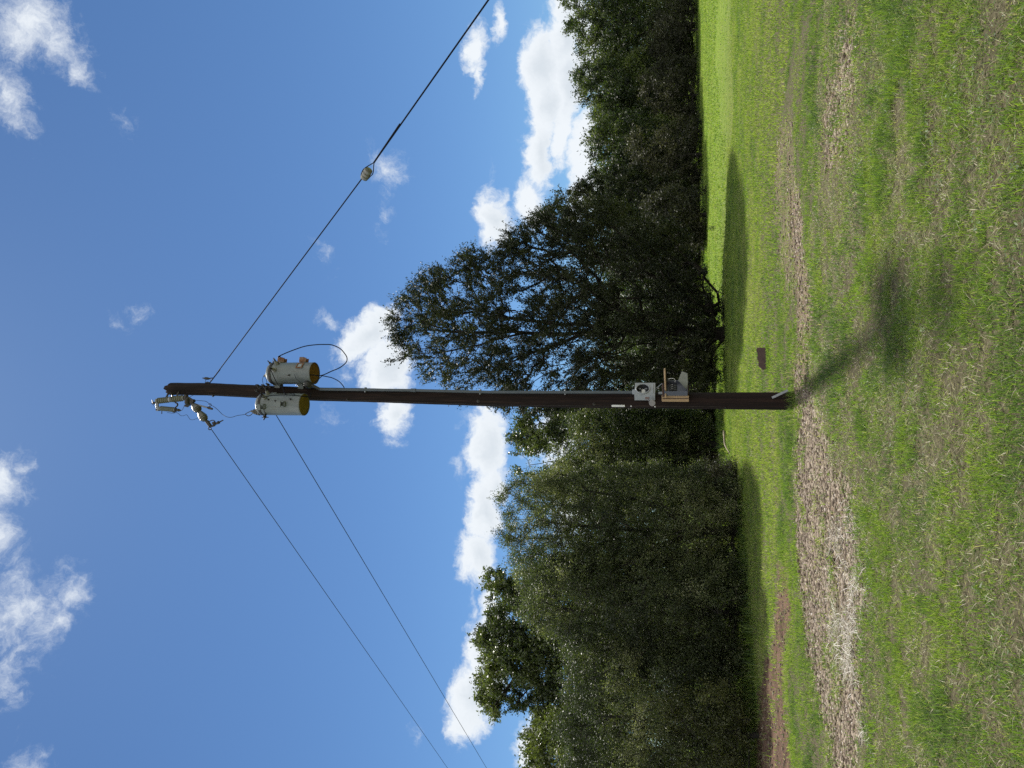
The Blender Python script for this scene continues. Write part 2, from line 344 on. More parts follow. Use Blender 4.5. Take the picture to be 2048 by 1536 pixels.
# added fill light: unseen bright clouds behind and above the camera lift the shadows
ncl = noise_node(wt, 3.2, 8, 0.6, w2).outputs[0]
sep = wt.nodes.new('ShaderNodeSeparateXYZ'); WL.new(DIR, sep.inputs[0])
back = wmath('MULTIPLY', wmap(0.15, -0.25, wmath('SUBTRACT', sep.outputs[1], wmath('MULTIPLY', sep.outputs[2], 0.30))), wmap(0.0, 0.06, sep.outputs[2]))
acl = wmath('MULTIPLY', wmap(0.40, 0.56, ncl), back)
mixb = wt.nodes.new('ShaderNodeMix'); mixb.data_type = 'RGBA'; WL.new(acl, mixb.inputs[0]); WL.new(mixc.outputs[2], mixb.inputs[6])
CFILL = 1.05 / SKY_STRENGTH; mixb.inputs[7].default_value = (CFILL, CFILL * .97, CFILL * .93, 1)
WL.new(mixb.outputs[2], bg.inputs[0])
world.cycles.sampling_method = 'MANUAL'; world.cycles.sample_map_resolution = 512

# ------------------------------------------------------------------ ground
def gp(pts): return G(np.array([p[0] for p in pts]), np.array([p[1] for p in pts]))[:, :2]
DIRT = [  # photo outlines of the bare patches, laid on the ground
    gp([(1608, 792), (1598, 850), (1590, 910), (1590, 1000), (1595, 1080), (1601, 1160), (1607, 1240), (1615, 1330), (1634, 1400), (1652, 1440), (1662, 1500), (1664, 1640), (1716, 1640), (1716, 1536), (1724, 1450), (1716, 1350), (1728, 1250), (1724, 1170), (1712, 1080), (1704, 1010), (1692, 960), (1664, 915), (1652, 870), (1648, 820), (1632, 785)]),
    gp([(1584, 800), (1590, 720), (1594, 640), (1596, 570), (1588, 520), (1582, 450), (1574, 380), (1596, 370), (1606, 440), (1614, 510), (1630, 570), (1630, 640), (1626, 710), (1622, 800)]),
    gp([(1672, 70), (1668, 120), (1662, 190), (1656, 250), (1652, 300), (1672, 320), (1700, 290), (1712, 230), (1718, 150), (1722, 90), (1712, 60), (1690, 72)]),
    gp([(1560, 1105), (1551, 1160), (1546, 1230), (1538, 1285), (1526, 1330), (1514, 1400), (1512, 1640), (1588, 1640), (1578, 1500), (1566, 1440), (1562, 1350), (1572, 1290), (1583, 1240), (1580, 1190), (1570, 1130)]),
    gp([(1546, 320), (1548, 430), (1552, 520), (1568, 590), (1606, 596), (1604, 520), (1596, 440), (1594, 340), (1584, 250), (1560, 240)]),
]
DRY = [   # thin, brownish turf
    gp([(1552, 330), (1556, 430), (1560, 520), (1572, 592), (1612, 600), (1614, 520), (1606, 430), (1600, 330), (1592, 240), (1606, 140), (1620, 60), (1600, 40), (1576, 150), (1556, 250)]),
    gp([(1650, 320), (1648, 400), (1660, 470), (1690, 470), (1716, 400), (1722, 320), (1740, 250), (1735, 120), (1720, 150), (1700, 300)]),
    gp([(1655, 880), (1672, 930), (1700, 1000), (1712, 1060), (1735, 1010), (1720, 930), (1690, 860)]),
    gp([(1655, 1130), (1655, 1400), (1680, 1420), (1688, 1300), (1680, 1160)]),
    gp([(1440, -60), (1432, 120), (1444, 260), (1460, 300), (1470, 200), (1462, 60), (1465, -60)]),
    gp([(1740, 760), (1745, 860), (1770, 900), (1800, 900), (1800, 800), (1780, 740)]),
    gp([(1960, 1080), (1950, 1200), (1990, 1240), (2040, 1230), (2048, 1100)]),
    gp([(1910, 840), (1880, 960), (1930, 980), (1960, 900)]),
    gp([(1860, 260), (1850, 420), (1890, 430), (1900, 300)]),
]
RED = [3]
MID = gp([(1652, 1090), (1657, 1200), (1657, 1400), (1678, 1440), (1684, 1300), (1676, 1180), (1664, 1080)])
FADE = {1: .95, 2: .78, 4: .40}
def masks(x, y):
    wx = x + (fbm(x * 1.7, y * 1.7, 5, 3) - .5) * 0.55 + (fbm(x * 7, y * 7, 15, 3) - .5) * 0.42
    wy = y + (fbm(x * 1.7, y * 1.7, 9, 3) - .5) * 0.60 + (fbm(x * 7, y * 7, 19, 3) - .5) * 0.46
    dirt = np.zeros_like(x); red = np.zeros_like(x); dry = np.zeros_like(x)
    for i, p in enumerate(DIRT):
        near = (x > p[:, 0].min() - 1.5) & (x < p[:, 0].max() + 1.5) & (y > p[:, 1].min() - 1.5) & (y < p[:, 1].max() + 1.5)
        if not near.any(): continue
        m = sstep(-0.12, 0.16, poly_sd(wx[near], wy[near], p)) * FADE.get(i, 1); dirt[near] = np.maximum(dirt[near], m)
        if i in RED: red[near] = np.maximum(red[near], m)
    dirt *= 1 - 0.80 * sstep(-.12, .2, poly_sd(wx, wy, MID)) * (y < 14)
    dirt *= 1 - 0.55 * sstep(0.60, 0.72, fbm(x * 2.3, y * 2.3, 33, 4))
    for p in DRY:
        near = (x > p[:, 0].min() - 2) & (x < p[:, 0].max() + 2) & (y > p[:, 1].min() - 2) & (y < p[:, 1].max() + 2)
        if not near.any(): continue
        dry[near] = np.maximum(dry[near], sstep(-0.25, 0.35, poly_sd(wx[near], wy[near], p)) * 0.85)
    r = np.hypot(x, y)
    patch = sstep(0.47, 0.72, fbm(x * 2.3 + 40, y * 1.9, 51, 5)) * 0.52 + sstep(0.56, 0.72, fbm(x * 6 + 9, y * 6, 71, 3)) * 0.55
    dry = np.clip(np.maximum(dry, patch * (1 - sstep(9.0, 13.5, r)) + 0.15 * patch), 0, 1)
    return dirt, dry, red
def zg(x, y):
    z = (fbm(x * 0.35, y * 0.35, 3, 3) - .5) * 0.10 + (fbm(x * 2.2, y * 2.2, 13, 4) - .5) * 0.045
    return z * sstep(0, 3, np.hypot(x, y))
def ground_rows():
    r1 = np.geomspace(2.2, 22, 470); r2 = np.geomspace(22, 120, 130)[1:]; r3 = np.geomspace(120, 2500, 24)[1:]
    return np.concatenate([[0.02], np.geomspace(0.3, 2.2, 14)[:-1], r1, r2, r3])
rr = ground_rows()
th = np.concatenate([np.linspace(-46, 46, 560), np.linspace(46, 314, 90)[1:-1]]) * math.pi / 180   # measured from +Y towards +X
RR, TH = np.meshgrid(rr, th, indexing='ij')
gx = RR * np.sin(TH); gy = RR * np.cos(TH)
dirt, dry, red = masks(gx, gy)
gz = zg(gx, gy) - 0.035 * dirt + (fbm(gx * 14, gy * 14, 88, 3) - .5) * 0.035 * dirt * sstep(40, 10, RR)
nr, nc = RR.shape
idx = np.arange(nr * nc).reshape(nr, nc); nxt = np.roll(idx, -1, axis=1)
quads = np.stack([idx[:-1], idx[1:], nxt[1:], nxt[:-1]], -1).reshape(-1, 4)
lawn = sstep(11, 34, RR) * (1 - dirt)
gm, nt, out = mat_new('ground_soil'); L = nt.links
p = nt.nodes.new('ShaderNodeBsdfPrincipled'); L.new(p.outputs[0], out.inputs[0]); p.inputs['Roughness'].default_value = 0.95; p.inputs['Specular IOR Level'].default_value = 0.15
tcg = nt.nodes.new('ShaderNodeTexCoord')
def att(n):
    a = nt.nodes.new('ShaderNodeAttribute'); a.attribute_name = n; return a.outputs['Fac']
def mixn(fac, a, b):
    m = nt.nodes.new('ShaderNodeMix'); m.data_type = 'RGBA'
    L.new(fac, m.inputs[0])
    for q, i in ((a, 6), (b, 7)):
        if isinstance(q, tuple): m.inputs[i].default_value = (*q, 1)
        else: L.new(q, m.inputs[i])
    return m.outputs[2]
n1 = noise_node(nt, 30, 8, 0.7, tcg.outputs['Object']); n2 = noise_node(nt, 2.2, 6, 0.6, tcg.outputs['Object']); n3 = noise_node(nt, 1.6, 10, 0.78, tcg.outputs['Object'])
thatch = ramp(nt, [(0.3, (0.030, 0.026, 0.014)), (0.5, (0.075, 0.066, 0.036)), (0.72, (0.15, 0.13, 0.085))]); L.new(n1.outputs[0], thatch.inputs[0])
soil = ramp(nt, [(0.28, (0.060, 0.043, 0.029)), (0.5, (0.165, 0.122, 0.083)), (0.72, (0.33, 0.265, 0.19))]); L.new(n1.outputs[0], soil.inputs[0])
soil2 = ramp(nt, [(0.28, (0.045, 0.026, 0.018)), (0.5, (0.12, 0.073, 0.049)), (0.72, (0.22, 0.148, 0.105))]); L.new(n1.outputs[0], soil2.inputs[0])
s2 = ramp(nt, [(0.35, (.45, .42, .40)), (.6, (1, 1, 1))]); L.new(n2.outputs[0], s2.inputs[0])
sm = nt.nodes.new('ShaderNodeMix'); sm.data_type = 'RGBA'; sm.blend_type = 'MULTIPLY'; sm.inputs[0].default_value = 1; L.new(soil2.outputs[0], sm.inputs[6]); L.new(s2.outputs[0], sm.inputs[7]); soil2b = sm.outputs[2]
turf = ramp(nt, [(0.3, (0.080, 0.135, 0.012)), (0.5, (0.124, 0.188, 0.018)), (0.7, (0.180, 0.212, 0.042))]); L.new(n3.outputs[0], turf.inputs[0])
c = mixn(att('lawn'), thatch.outputs[0], turf.outputs[0])
c = mixn(att('dirt'), c, mixn(att('red'), soil.outputs[0], soil2b))
L.new(c, p.inputs['Base Color'])
bp = nt.nodes.new('ShaderNodeBump'); bp.inputs['Strength'].default_value = 0.8; bp.inputs['Distance'].default_value = 0.03; L.new(n1.outputs[0], bp.inputs['Height']); L.new(bp.outputs[0], p.inputs['Normal'])
ground = mesh_np('ground', np.stack([gx, gy, gz], -1).reshape(-1, 3), quads, None, gm, smooth=True,
                 attrs={'dirt': dirt.ravel(), 'lawn': lawn.ravel(), 'red': red.ravel()})
tag(ground, kind='structure')

# ------------------------------------------------------------------ grass
def blades(x, y, h, w, tint, lean, curve=0.5, z0=None):
    n = len(x); a = rng.uniform(0, 2 * np.pi, n); d = np.stack([np.cos(a), np.sin(a)], -1)
    b = rng.uniform(0, 2 * np.pi, n); s = np.stack([np.cos(b), np.sin(b)], -1)
    z = zg(x, y) if z0 is None else z0
    base = np.stack([x, y, z - 0.006], -1)
    l1 = lean * h * 0.35; l2 = lean * h * (1 + curve * rng.uniform(0, 1, n))
    hh = np.sqrt(np.maximum(h * h - np.minimum(l2, h * 0.97) ** 2, (0.08 * h) ** 2))
    mid = base + np.stack([d[:, 0] * l1, d[:, 1] * l1, hh * 0.58], -1)
    tip = base + np.stack([d[:, 0] * l2, d[:, 1] * l2, hh], -1)
    sv = np.stack([s[:, 0], s[:, 1], np.zeros(n)], -1) * (w / 2)[:, None]
    v = np.stack([base - sv, base + sv, mid + sv * .8, mid - sv * .8, tip], 1).reshape(-1, 3)
    k = 5 * np.arange(n)[:, None]
    return v, k + np.array([[0, 1, 2, 3]]), k + np.array([[3, 2, 4]]), np.repeat(tint, 5)
def scatter(n, r0, r1, half=41, pw=1.0):
    u = rng.uniform(0, 1, n); r = np.sqrt(r0 * r0 + u * (r1 * r1 - r0 * r0)); t = np.radians(rng.uniform(-half, half, n))
    return r * np.sin(t), r * np.cos(t)
acc = []
def add_grass(n, r0, r1, h0, h1, w0, w1, half=41, lush=0.0, straw=0.0):
    x, y = scatter(n, r0, r1, half)
    dirt, dry, red = masks(x, y)
    cl = fbm(x * 2.6, y * 2.6, 101, 3); big = fbm(x * 0.55, y * 0.55, 131, 3)
    fine = sstep(.30, .58, fbm(x * 10 + 3, y * 10, 177, 2)) if r1 < 15 else 1.0
    keep = rng.uniform(0, 1, n) < (1 - 0.945 * dirt) * (1 - 0.32 * dry) * (0.55 + 0.9 * cl) * (.25 + .85 * fine) * (1 - .80 * sstep(.64, .74, fbm(x * 3.1 + 5, y * 2.6, 190, 4)) * (1 - lush))
    x, y, dirt, dry, cl, big = (q[keep] for q in (x, y, dirt, dry, cl, big)); m = len(x)
    tuft = sstep(0.54, 0.70, fbm(x * 1.3 + 7, y * 1.3, 161, 4))
    h = rng.uniform(h0, h1, m) * (0.55 + 0.75 * cl) * (1 - 0.45 * dry) * (1 + 0.8 * tuft * (1 - lush))
    w = rng.uniform(w0, w1, m)
    tint = np.clip(0.34 + 0.20 * (big - .5) * 2 + 0.20 * (cl - .5) * 2 + rng.normal(0, 0.13, m) - 0.16 * tuft + 0.25 * dry * rng.uniform(0, 1, m) + 0.20 * lush, 0, 0.72)
    isdry = rng.uniform(0, 1, m) < (0.11 + straw) * (1 - 0.92 * lush) + 0.36 * dry + 0.3 * dirt
    tint = np.where(isdry, rng.uniform(0.70, 0.93, m), tint)
    lean = np.clip(rng.normal(0.55, 0.28, m) + 0.3 * isdry + 0.2 * dry, 0.05, 1.0)
    h = np.where(isdry, h * 0.85, h)
    acc.append(blades(x, y, h, w, tint, lean))
add_grass(430000, 2.6, 7.0, 0.028, 0.070, 0.0030, 0.0060)
add_grass(380000, 7.0, 12.5, 0.032, 0.072, 0.0050, 0.0090, lush=0.2)
add_grass(340000, 12.5, 26, 0.045, 0.085, 0.009, 0.016, 40, lush=1.0)
add_grass(330000, 26, 75, 0.05, 0.10, 0.022, 0.040, 38, lush=1.0)
# rough uncut grass where the lawn meets the wood
yy_ = rng.uniform(-120, 1660, 16000)
dist = np.interp(yy_, [-120, 120, 300, 420, 560, 640, 700, 830, 940, 1000, 1150, 1300, 1536, 1660], [63, 58, 51, 44, 40, 30, 27.5, 27, 24, 19.2, 17.6, 16.4, 15.4, 15.0]) + rng.normal(0.5, .5, 16000)
xx_ = (768 - yy_) / F * dist
d_, r_, _ = masks(xx_, dist); k = d_ < .3; xx_, dist = xx_[k], dist[k]; n = len(xx_)
acc.append(blades(xx_, dist, rng.uniform(.10, .36, n) * (.4 + fbm(xx_ * .8, dist * .8, 404, 3)), dist * rng.uniform(.0006, .0011, n), np.clip(rng.normal(.35, .2, n), 0, .9), rng.uniform(.2, .8, n)))
# a few long blades and seed stalks near the camera
x, y = scatter(700, 2.6, 10); d_, r_, _ = masks(x, y); k = rng.uniform(0, 1, 700) < (1 - d_)
x, y = x[k], y[k]; n = len(x)
acc.append(blades(x, y, rng.uniform(.09, .17, n), rng.uniform(.003, .0045, n), np.where(rng.uniform(0, 1, n) < .3, rng.uniform(.72, .92, n), rng.uniform(.1, .6, n)), rng.uniform(.5, 1., n)))
# dead thatch lying flat
x, y = scatter(110000, 2.6, 9.5); d_, r_, _ = masks(x, y); k = rng.uniform(0, 1, len(x)) < (0.22 + r_ * .6) * (1 - .8 * d_)
x, y = x[k], y[k]; n = len(x)
acc.append(blades(x, y, rng.uniform(.03, .075, n), rng.uniform(.003, .005, n), rng.uniform(.72, .95, n), rng.uniform(.9, 1., n), z0=zg(x, y) + rng.uniform(.006, .03, n)))
def rosettes(n, r0, r1):
    x, y = scatter(n, r0, r1); d_, r_, _ = masks(x, y); k = (rng.uniform(0, 1, n) < sstep(.45, .65, fbm(x * 1.2, y * 1.2, 611, 3)) * (1 - d_)); x, y = x[k], y[k]; m = len(x)
    per = 7; X = np.repeat(x, per) + rng.normal(0, .025, m * per); Y = np.repeat(y, per) + rng.normal(0, .025, m * per); n2 = m * per
    a = rng.uniform(0, 6.283, n2); L_ = rng.uniform(.012, .028, n2); W_ = L_ * rng.uniform(.25, .4, n2); z = zg(X, Y) + rng.uniform(.012, .05, n2)
    d = np.stack([np.cos(a), np.sin(a), rng.uniform(-.3, .5, n2)], -1); s_ = np.stack([-np.sin(a), np.cos(a), rng.uniform(-.4, .4, n2)], -1); c = np.stack([X, Y, z], -1)
    v = np.stack([c - s_ * W_[:, None] * .35, c + s_ * W_[:, None] * .35, c + d * L_[:, None] * .6 + s_ * W_[:, None] * .5, c + d * L_[:, None] * .6 - s_ * W_[:, None] * .5, c + d * L_[:, None]], 1).reshape(-1, 3)
    k5 = 5 * np.arange(n2)[:, None]; return v, k5 + np.array([[0, 1, 2, 3]]), k5 + np.array([[3, 2, 4]]), np.repeat(np.clip(np.repeat(rng.normal(.28, .14, m), per) + rng.normal(0, .06, n2), 0, .6), 5)
acc.append(rosettes(4200, 2.6, 9.5))
vs = []; f4 = []; f3 = []; tt = []; b = 0
for v, q, t, ti in acc:
    vs.append(v); f4.append(q + b); f3.append(t + b); tt.append(ti); b += len(v)
grass = mesh_np('grass', np.concatenate(vs), np.concatenate(f4), np.concatenate(f3), M['grass'], attrs={'tint': np.concatenate(tt)})
tag(grass, 'short green lawn grass with dry brown patches over the whole field', 'grass', kind='stuff')

# bleached straw lying on the dirt track
sx = []; sy = []
for (px, py, s, n) in ((1702, 1060, 14, 260), (1712, 1150, 8, 420), (1716, 1200, 7, 380), (1680, 1120, 14, 420), (1690, 1260, 16, 900), (1700, 1290, 10, 700), (1704, 1330, 9, 420), (1672, 1080, 10, 240), (1730, 1470, 4, 160), (1676, 1240, 10, 300)):
    q = G(rng.normal(px, s, n), rng.normal(py, s * 2.6, n)); sx.append(q[:, 0]); sy.append(q[:, 1])
sx = np.concatenate(sx); sy = np.concatenate(sy); k = rng.uniform(0, 1, len(sx)) < sstep(.36, .62, fbm(sx * 5, sy * 5, 231, 3)); sx = sx[k]; sy = sy[k]; n = len(sx)
v, q, t, ti = blades(sx, sy, rng.uniform(.05, .17, n), rng.uniform(.004, .008, n), rng.uniform(0, 1, n), rng.uniform(.85, 1, n), z0=zg(sx, sy) + rng.uniform(-.03, .02, n))
straw = mesh_np('dry_straw', v, q, t, M['straw'], attrs={'tint': ti})
tag(straw, 'bleached dry straw lying along the near edge of the dirt track', 'straw', kind='stuff')

# gravel and clods in the bare dirt
ico_v = []; g = (1 + 5 ** .5) / 2
for a, b_ in ((1, g), (-1, g), (1, -g), (-1, -g)): ico_v += [(0, a, b_), (a, b_, 0), (b_, 0, a)]
ico_v = np.array(ico_v) / math.hypot(1, g)
import bmesh
_bm = bmesh.new(); [_bm.verts.new(c) for c in ico_v]; _r = bmesh.ops.convex_hull(_bm, input=_bm.verts); _bm.verts.ensure_lookup_table(); _bm.verts.index_update()
ico_v = np.array([v.co[:] for v in _bm.verts]); ico_f = np.array([[v.index for v in f.verts] for f in _bm.faces]); _bm.free()
X = []; Y = []
for p, n in zip(DIRT, (120000, 11000, 10000, 7000, 5000)):
    x = rng.uniform(p[:, 0].min(), p[:, 0].max(), n); y = rng.uniform(p[:, 1].min(), p[:, 1].max(), n)
    d_, _, _ = masks(x, y); k = rng.uniform(0, 1, n) < d_ * (0.25 + 0.9 * fbm(x * 3, y * 3, 201, 3)); X.append(x[k]); Y.append(y[k])
X = np.concatenate(X); Y = np.concatenate(Y); n = len(X)
s = np.minimum(0.0042 * rng.pareto(1.7, n) + 0.0042, 0.030)
dq, _, _ = masks(X, Y)
zz = zg(X, Y) - 0.035 * dq
sc = s[:, None] * rng.uniform(.6, 1.3, (n, 3)) * np.array([1.1, 1.1, .75]); an = rng.uniform(0, 6.28, n)
lv = ico_v[None] * rng.uniform(.75, 1.2, (n, 12, 1)) * sc[:, None, :]
cx_, sx_ = np.cos(an)[:, None], np.sin(an)[:, None]
lv = np.stack([lv[..., 0] * cx_ - lv[..., 1] * sx_, lv[..., 0] * sx_ + lv[..., 1] * cx_, lv[..., 2]], -1) + np.stack([X, Y, zz + s * .25], -1)[:, None, :]
M['stone'] = leafmat('gravel', [(0, (0.10, 0.076, 0.056)), (.45, (0.235, 0.188, 0.14)), (.8, (0.38, 0.325, 0.26)), (1, (0.56, 0.53, 0.48))], 0.0, 0.9, 0.2)
gravel = mesh_np('gravel', lv.reshape(-1, 3), None, (ico_f[None] + 12 * np.arange(n)[:, None, None]).reshape(-1, 3), M['stone'], attrs={'tint': np.repeat(np.clip(rng.uniform(0, 1, n) ** 1.25 * np.where(masks(X, Y)[2] > .3, .45, 1) * (1 - .35 * sstep(.012, .028, s)), 0, 1), 12)})
tag(gravel, 'tan gravel and dirt clods scattered over the bare track', 'gravel', kind='stuff')

# ------------------------------------------------------------------ trees
def frusta(p0, p1, r0, r1, n):
    d = p1 - p0; ln = np.linalg.norm(d, axis=1, keepdims=True); d = d / np.maximum(ln, 1e-9)
    ref = np.where(np.abs(d[:, 2:3]) > .9, np.array([[1., 0, 0]]), np.array([[0, 0, 1.]]))
    u = np.cross(d, ref); u /= np.linalg.norm(u, axis=1, keepdims=True); w = np.cross(d, u)
    a = 2 * np.pi * np.arange(n) / n; c = np.cos(a)[None, :, None]; s_ = np.sin(a)[None, :, None]
    ring = u[:, None] * c + w[:, None] * s_
    v = np.concatenate([p0[:, None] + ring * r0[:, None, None], p1[:, None] + ring * r1[:, None, None]], 1)
    k = np.arange(n); f = np.stack([k, (k + 1) % n, n + (k + 1) % n, n + k], -1)
    return v.reshape(-1, 3), (f[None] + 2 * n * np.arange(len(p0))[:, None, None]).reshape(-1, 4)

def leaves(c, axis, size, up=0.35):
    n = len(c); nor = rng.normal(0, 1, (n, 3)); nor /= np.linalg.norm(nor, axis=1, keepdims=True); nor[:, 2] += up
    a = axis + rng.normal(0, 0.7, (n, 3)); a -= nor * (np.sum(a * nor, 1) / np.sum(nor * nor, 1))[:, None]; a /= np.maximum(np.linalg.norm(a, axis=1, keepdims=True), 1e-6)
    b = np.cross(nor, a); b /= np.maximum(np.linalg.norm(b, axis=1, keepdims=True), 1e-6)
    L_ = (size * rng.uniform(.6, 1.25, n))[:, None]; W = L_ * rng.uniform(.38, .6, n)[:, None]
    v = np.stack([c - a * L_ * .5, c + b * W * .5, c + a * L_ * .5, c - b * W * .5], 1).reshape(-1, 3)
    return v, np.arange(4 * n).reshape(n, 4)

def tree(name, label, cat, poly, Y, depth, base, trunk, ntips, nleaf, lsize, clump, lmat, tip_r=0.006, group=None, bark='bark',
         gap=0.35, gscale=45, up=0.6, ntw=5, spiky=1.0, jit=.16, rise=0.35, dens=None, edge=24, tsh=0.0, tvar=0.17):
    """crown outline (photo pixels) inflated to a real depth round the plane Y; branches grown from the trunk to every leaf clump"""
    poly = np.array(poly, float); lo = poly.min(0); hi = poly.max(0); pts = []
    sx = int(rng.integers(0, 900))
    while len(pts) < ntips:
        q = rng.uniform(lo, hi, (ntips * 6, 2)); d = poly_sd(q[:, 0], q[:, 1], poly)
        g = fbm(q[:, 0] / gscale + sx, q[:, 1] / gscale, sx, 3)
        ok = (d > 3) & (rng.uniform(0, 1, len(q)) > gap * sstep(.56, .40, g) * 2.4)
        ok &= d > edge * sstep(.30, .75, vnoise(q[:, 0] / 17 + 11, q[:, 1] / 17, sx + 3))
        if dens: ok &= rng.uniform(0, 1, len(q)) < dens(q[:, 0], q[:, 1])
        pts += [(a[0], a[1], b) for a, b in zip(q[ok], d[ok])]
    pts = np.array(pts)[rng.permutation(len(pts))[:ntips]]
    prof = np.sqrt(np.clip(pts[:, 2] / (pts[:, 2].max() * .8), .04, 1))
    tips = PY(pts[:, 0], pts[:, 1], Y + rng.uniform(-1, 1, ntips) * depth * prof)
    tips[:, 2] = np.maximum(tips[:, 2], 0.12)
    base = np.array(base, float)
    nodes = []; par = []
    def chain(wp, start=None):
        prev = start
        for i in range(len(wp)):
            if i == 0 and start is None: nodes.append(wp[0]); par.append(-1); prev = 0; continue
            a = nodes[prev]; bq = wp[i]; k = max(1, int(np.linalg.norm(bq - a) / 0.45))
            for j in range(1, k + 1):
                nodes.append(a + (bq - a) * j / k + rng.normal(0, 0.025, 3) * (j < k)); par.append(prev); prev = len(nodes) - 1
        return prev
    for ti, tr in enumerate(trunk):       # each: list of (px, py) from the base up; first one starts at the base
        w = [np.array(PY(a, b_, base[1])) for a, b_ in tr]
        if ti == 0: chain([base] + w)
        else:
            st = int(np.argmin(np.linalg.norm(np.array(nodes) - w[0], axis=1))); chain(w[1:], st)
    N0 = len(nodes)
    nodes_a = np.zeros((N0 + ntips * 40, 3)); nodes_a[:N0] = nodes; cnt = N0; par = list(par)
    dmin = np.array([np.min(np.linalg.norm(nodes_a[:N0] - t, axis=1)) for t in tips])
    tipidx = []
    for t in tips[np.argsort(dmin)]:
        dv = t - nodes_a[:cnt]; d = np.linalg.norm(dv, axis=1)
        cost = d * (1 + 1.3 * np.clip(rise - dv[:, 2] / np.maximum(d, 1e-6), 0, 2)) + 0.25
        if cnt > 1: cost[0] += 0.6
        j = int(np.argmin(cost)); k = max(1, min(38, int(d[j] / 0.32)))
        a = nodes_a[j]; prev = j; sag = np.array([0, 0, -0.10 * d[j]])
        for i in range(1, k + 1):
            s_ = i / k; q = a + (t - a) * s_ + sag * 4 * s_ * (1 - s_) * (1 if d[j] > .8 else .3)
            if i < k: q = q + rng.normal(0, 0.03, 3)
            nodes_a[cnt] = q; par.append(prev); prev = cnt; cnt += 1
        tipidx.append(prev)
    nd = nodes_a[:cnt]; par = np.array(par); load = np.zeros(cnt); load[tipidx] += 1
    for i in range(cnt - 1, 0, -1): load[par[i]] += load[i]
    rad = tip_r * np.maximum(load, .5) ** 0.47
    rad[0] *= 1.25
    i = np.arange(1, cnt); i = i[par[1:] >= 0]
    root = empty(name, base, label, cat, group)
    big = rad[i] > tip_r * 4.2
    for nm, sel, sides in (('trunk', big, 8), ('branches', ~big, 4)):
        e = i[sel]
        if not len(e): continue
        v, f = frusta(nd[par[e]], nd[e], np.minimum(rad[par[e]], rad[e] * 1.35), rad[e], sides)
        if nm == 'branches': vb, fb = v, f
        else: mesh_np(nm, v - base, f, None, M[bark], root, smooth=True)
    # sprays of twiglets and leaves at every tip
    T = nd[tipidx]; D = T - nd[par[tipidx]]; D /= np.maximum(np.linalg.norm(D, axis=1, keepdims=True), 1e-6)
    K = len(T) * ntw; T2 = np.repeat(T, ntw, 0); D2 = np.repeat(D, ntw, 0) * spiky + rng.normal(0, .75, (K, 3)) + np.array([0, 0, up * .4]); D2 /= np.linalg.norm(D2, axis=1, keepdims=True)
    LN = clump * rng.uniform(.5, 1.5, K); E2 = T2 + D2 * LN[:, None]
    E2[:, 2] = np.maximum(E2[:, 2], 0.04)
    v, f = frusta(T2, E2, np.full(K, tip_r * .5), np.full(K, tip_r * .2), 3)
    mesh_np('branches', np.concatenate([vb, v]) - base, np.concatenate([fb, f + len(vb)]), None, M[bark], root)
    per = max(1, nleaf // ntw); n = K * per
    s_ = rng.uniform(0.0, 1.08, n); c = np.repeat(T2, per, 0) + np.repeat(E2 - T2, per, 0) * s_[:, None] + rng.normal(0, clump * jit, (n, 3))
    c[:, 2] = np.maximum(c[:, 2], .03)
    v, f = leaves(c, np.repeat(D2, per, 0), lsize)
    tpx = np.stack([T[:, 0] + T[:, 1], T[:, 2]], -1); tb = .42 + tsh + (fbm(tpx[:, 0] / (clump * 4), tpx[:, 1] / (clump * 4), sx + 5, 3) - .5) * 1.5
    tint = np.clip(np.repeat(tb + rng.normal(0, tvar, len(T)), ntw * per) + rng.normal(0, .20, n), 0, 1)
    mesh_np('crown', v - base, f, None, M[lmat], root, attrs={'tint': np.repeat(tint, 4)})
    return root
def g3(x, y):
    q = G(np.array(x), np.array(y)); return np.array([q[0], q[1], float(zg(q[0:1], q[1:2])[0]) - 0.05])
def at(x, y, Y):    # trunk foot under the photo column y at distance Y
    q = PY(np.array(float(x)), np.array(float(y)), Y); return np.array([q[0], Y, -0.08])

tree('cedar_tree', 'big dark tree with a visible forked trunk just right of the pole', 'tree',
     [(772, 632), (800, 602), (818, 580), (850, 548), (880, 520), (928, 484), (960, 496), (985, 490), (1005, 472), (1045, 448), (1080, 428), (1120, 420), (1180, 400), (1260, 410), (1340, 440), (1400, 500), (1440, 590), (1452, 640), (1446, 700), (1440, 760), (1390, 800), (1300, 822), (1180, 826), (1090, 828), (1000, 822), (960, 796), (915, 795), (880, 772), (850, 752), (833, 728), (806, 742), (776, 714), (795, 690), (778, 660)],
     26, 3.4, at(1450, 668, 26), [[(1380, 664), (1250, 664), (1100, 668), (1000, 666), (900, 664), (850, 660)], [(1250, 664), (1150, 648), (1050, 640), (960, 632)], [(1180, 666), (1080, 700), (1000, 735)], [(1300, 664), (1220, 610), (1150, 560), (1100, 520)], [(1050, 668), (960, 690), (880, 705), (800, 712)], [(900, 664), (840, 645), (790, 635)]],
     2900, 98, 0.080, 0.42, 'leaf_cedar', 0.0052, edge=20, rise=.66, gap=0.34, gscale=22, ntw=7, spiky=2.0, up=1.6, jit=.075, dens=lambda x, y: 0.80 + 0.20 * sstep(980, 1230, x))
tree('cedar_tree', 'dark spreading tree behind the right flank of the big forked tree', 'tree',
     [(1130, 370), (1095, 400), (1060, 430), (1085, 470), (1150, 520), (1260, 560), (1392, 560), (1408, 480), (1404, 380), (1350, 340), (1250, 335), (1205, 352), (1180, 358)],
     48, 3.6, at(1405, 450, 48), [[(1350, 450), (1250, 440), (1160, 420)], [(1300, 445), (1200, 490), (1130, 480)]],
     800, 96, 0.15, 0.55, 'leaf_cedar', 0.008, gap=0.26, gscale=24, edge=16, rise=.6, ntw=6, spiky=1.8, up=1.4, jit=.09)

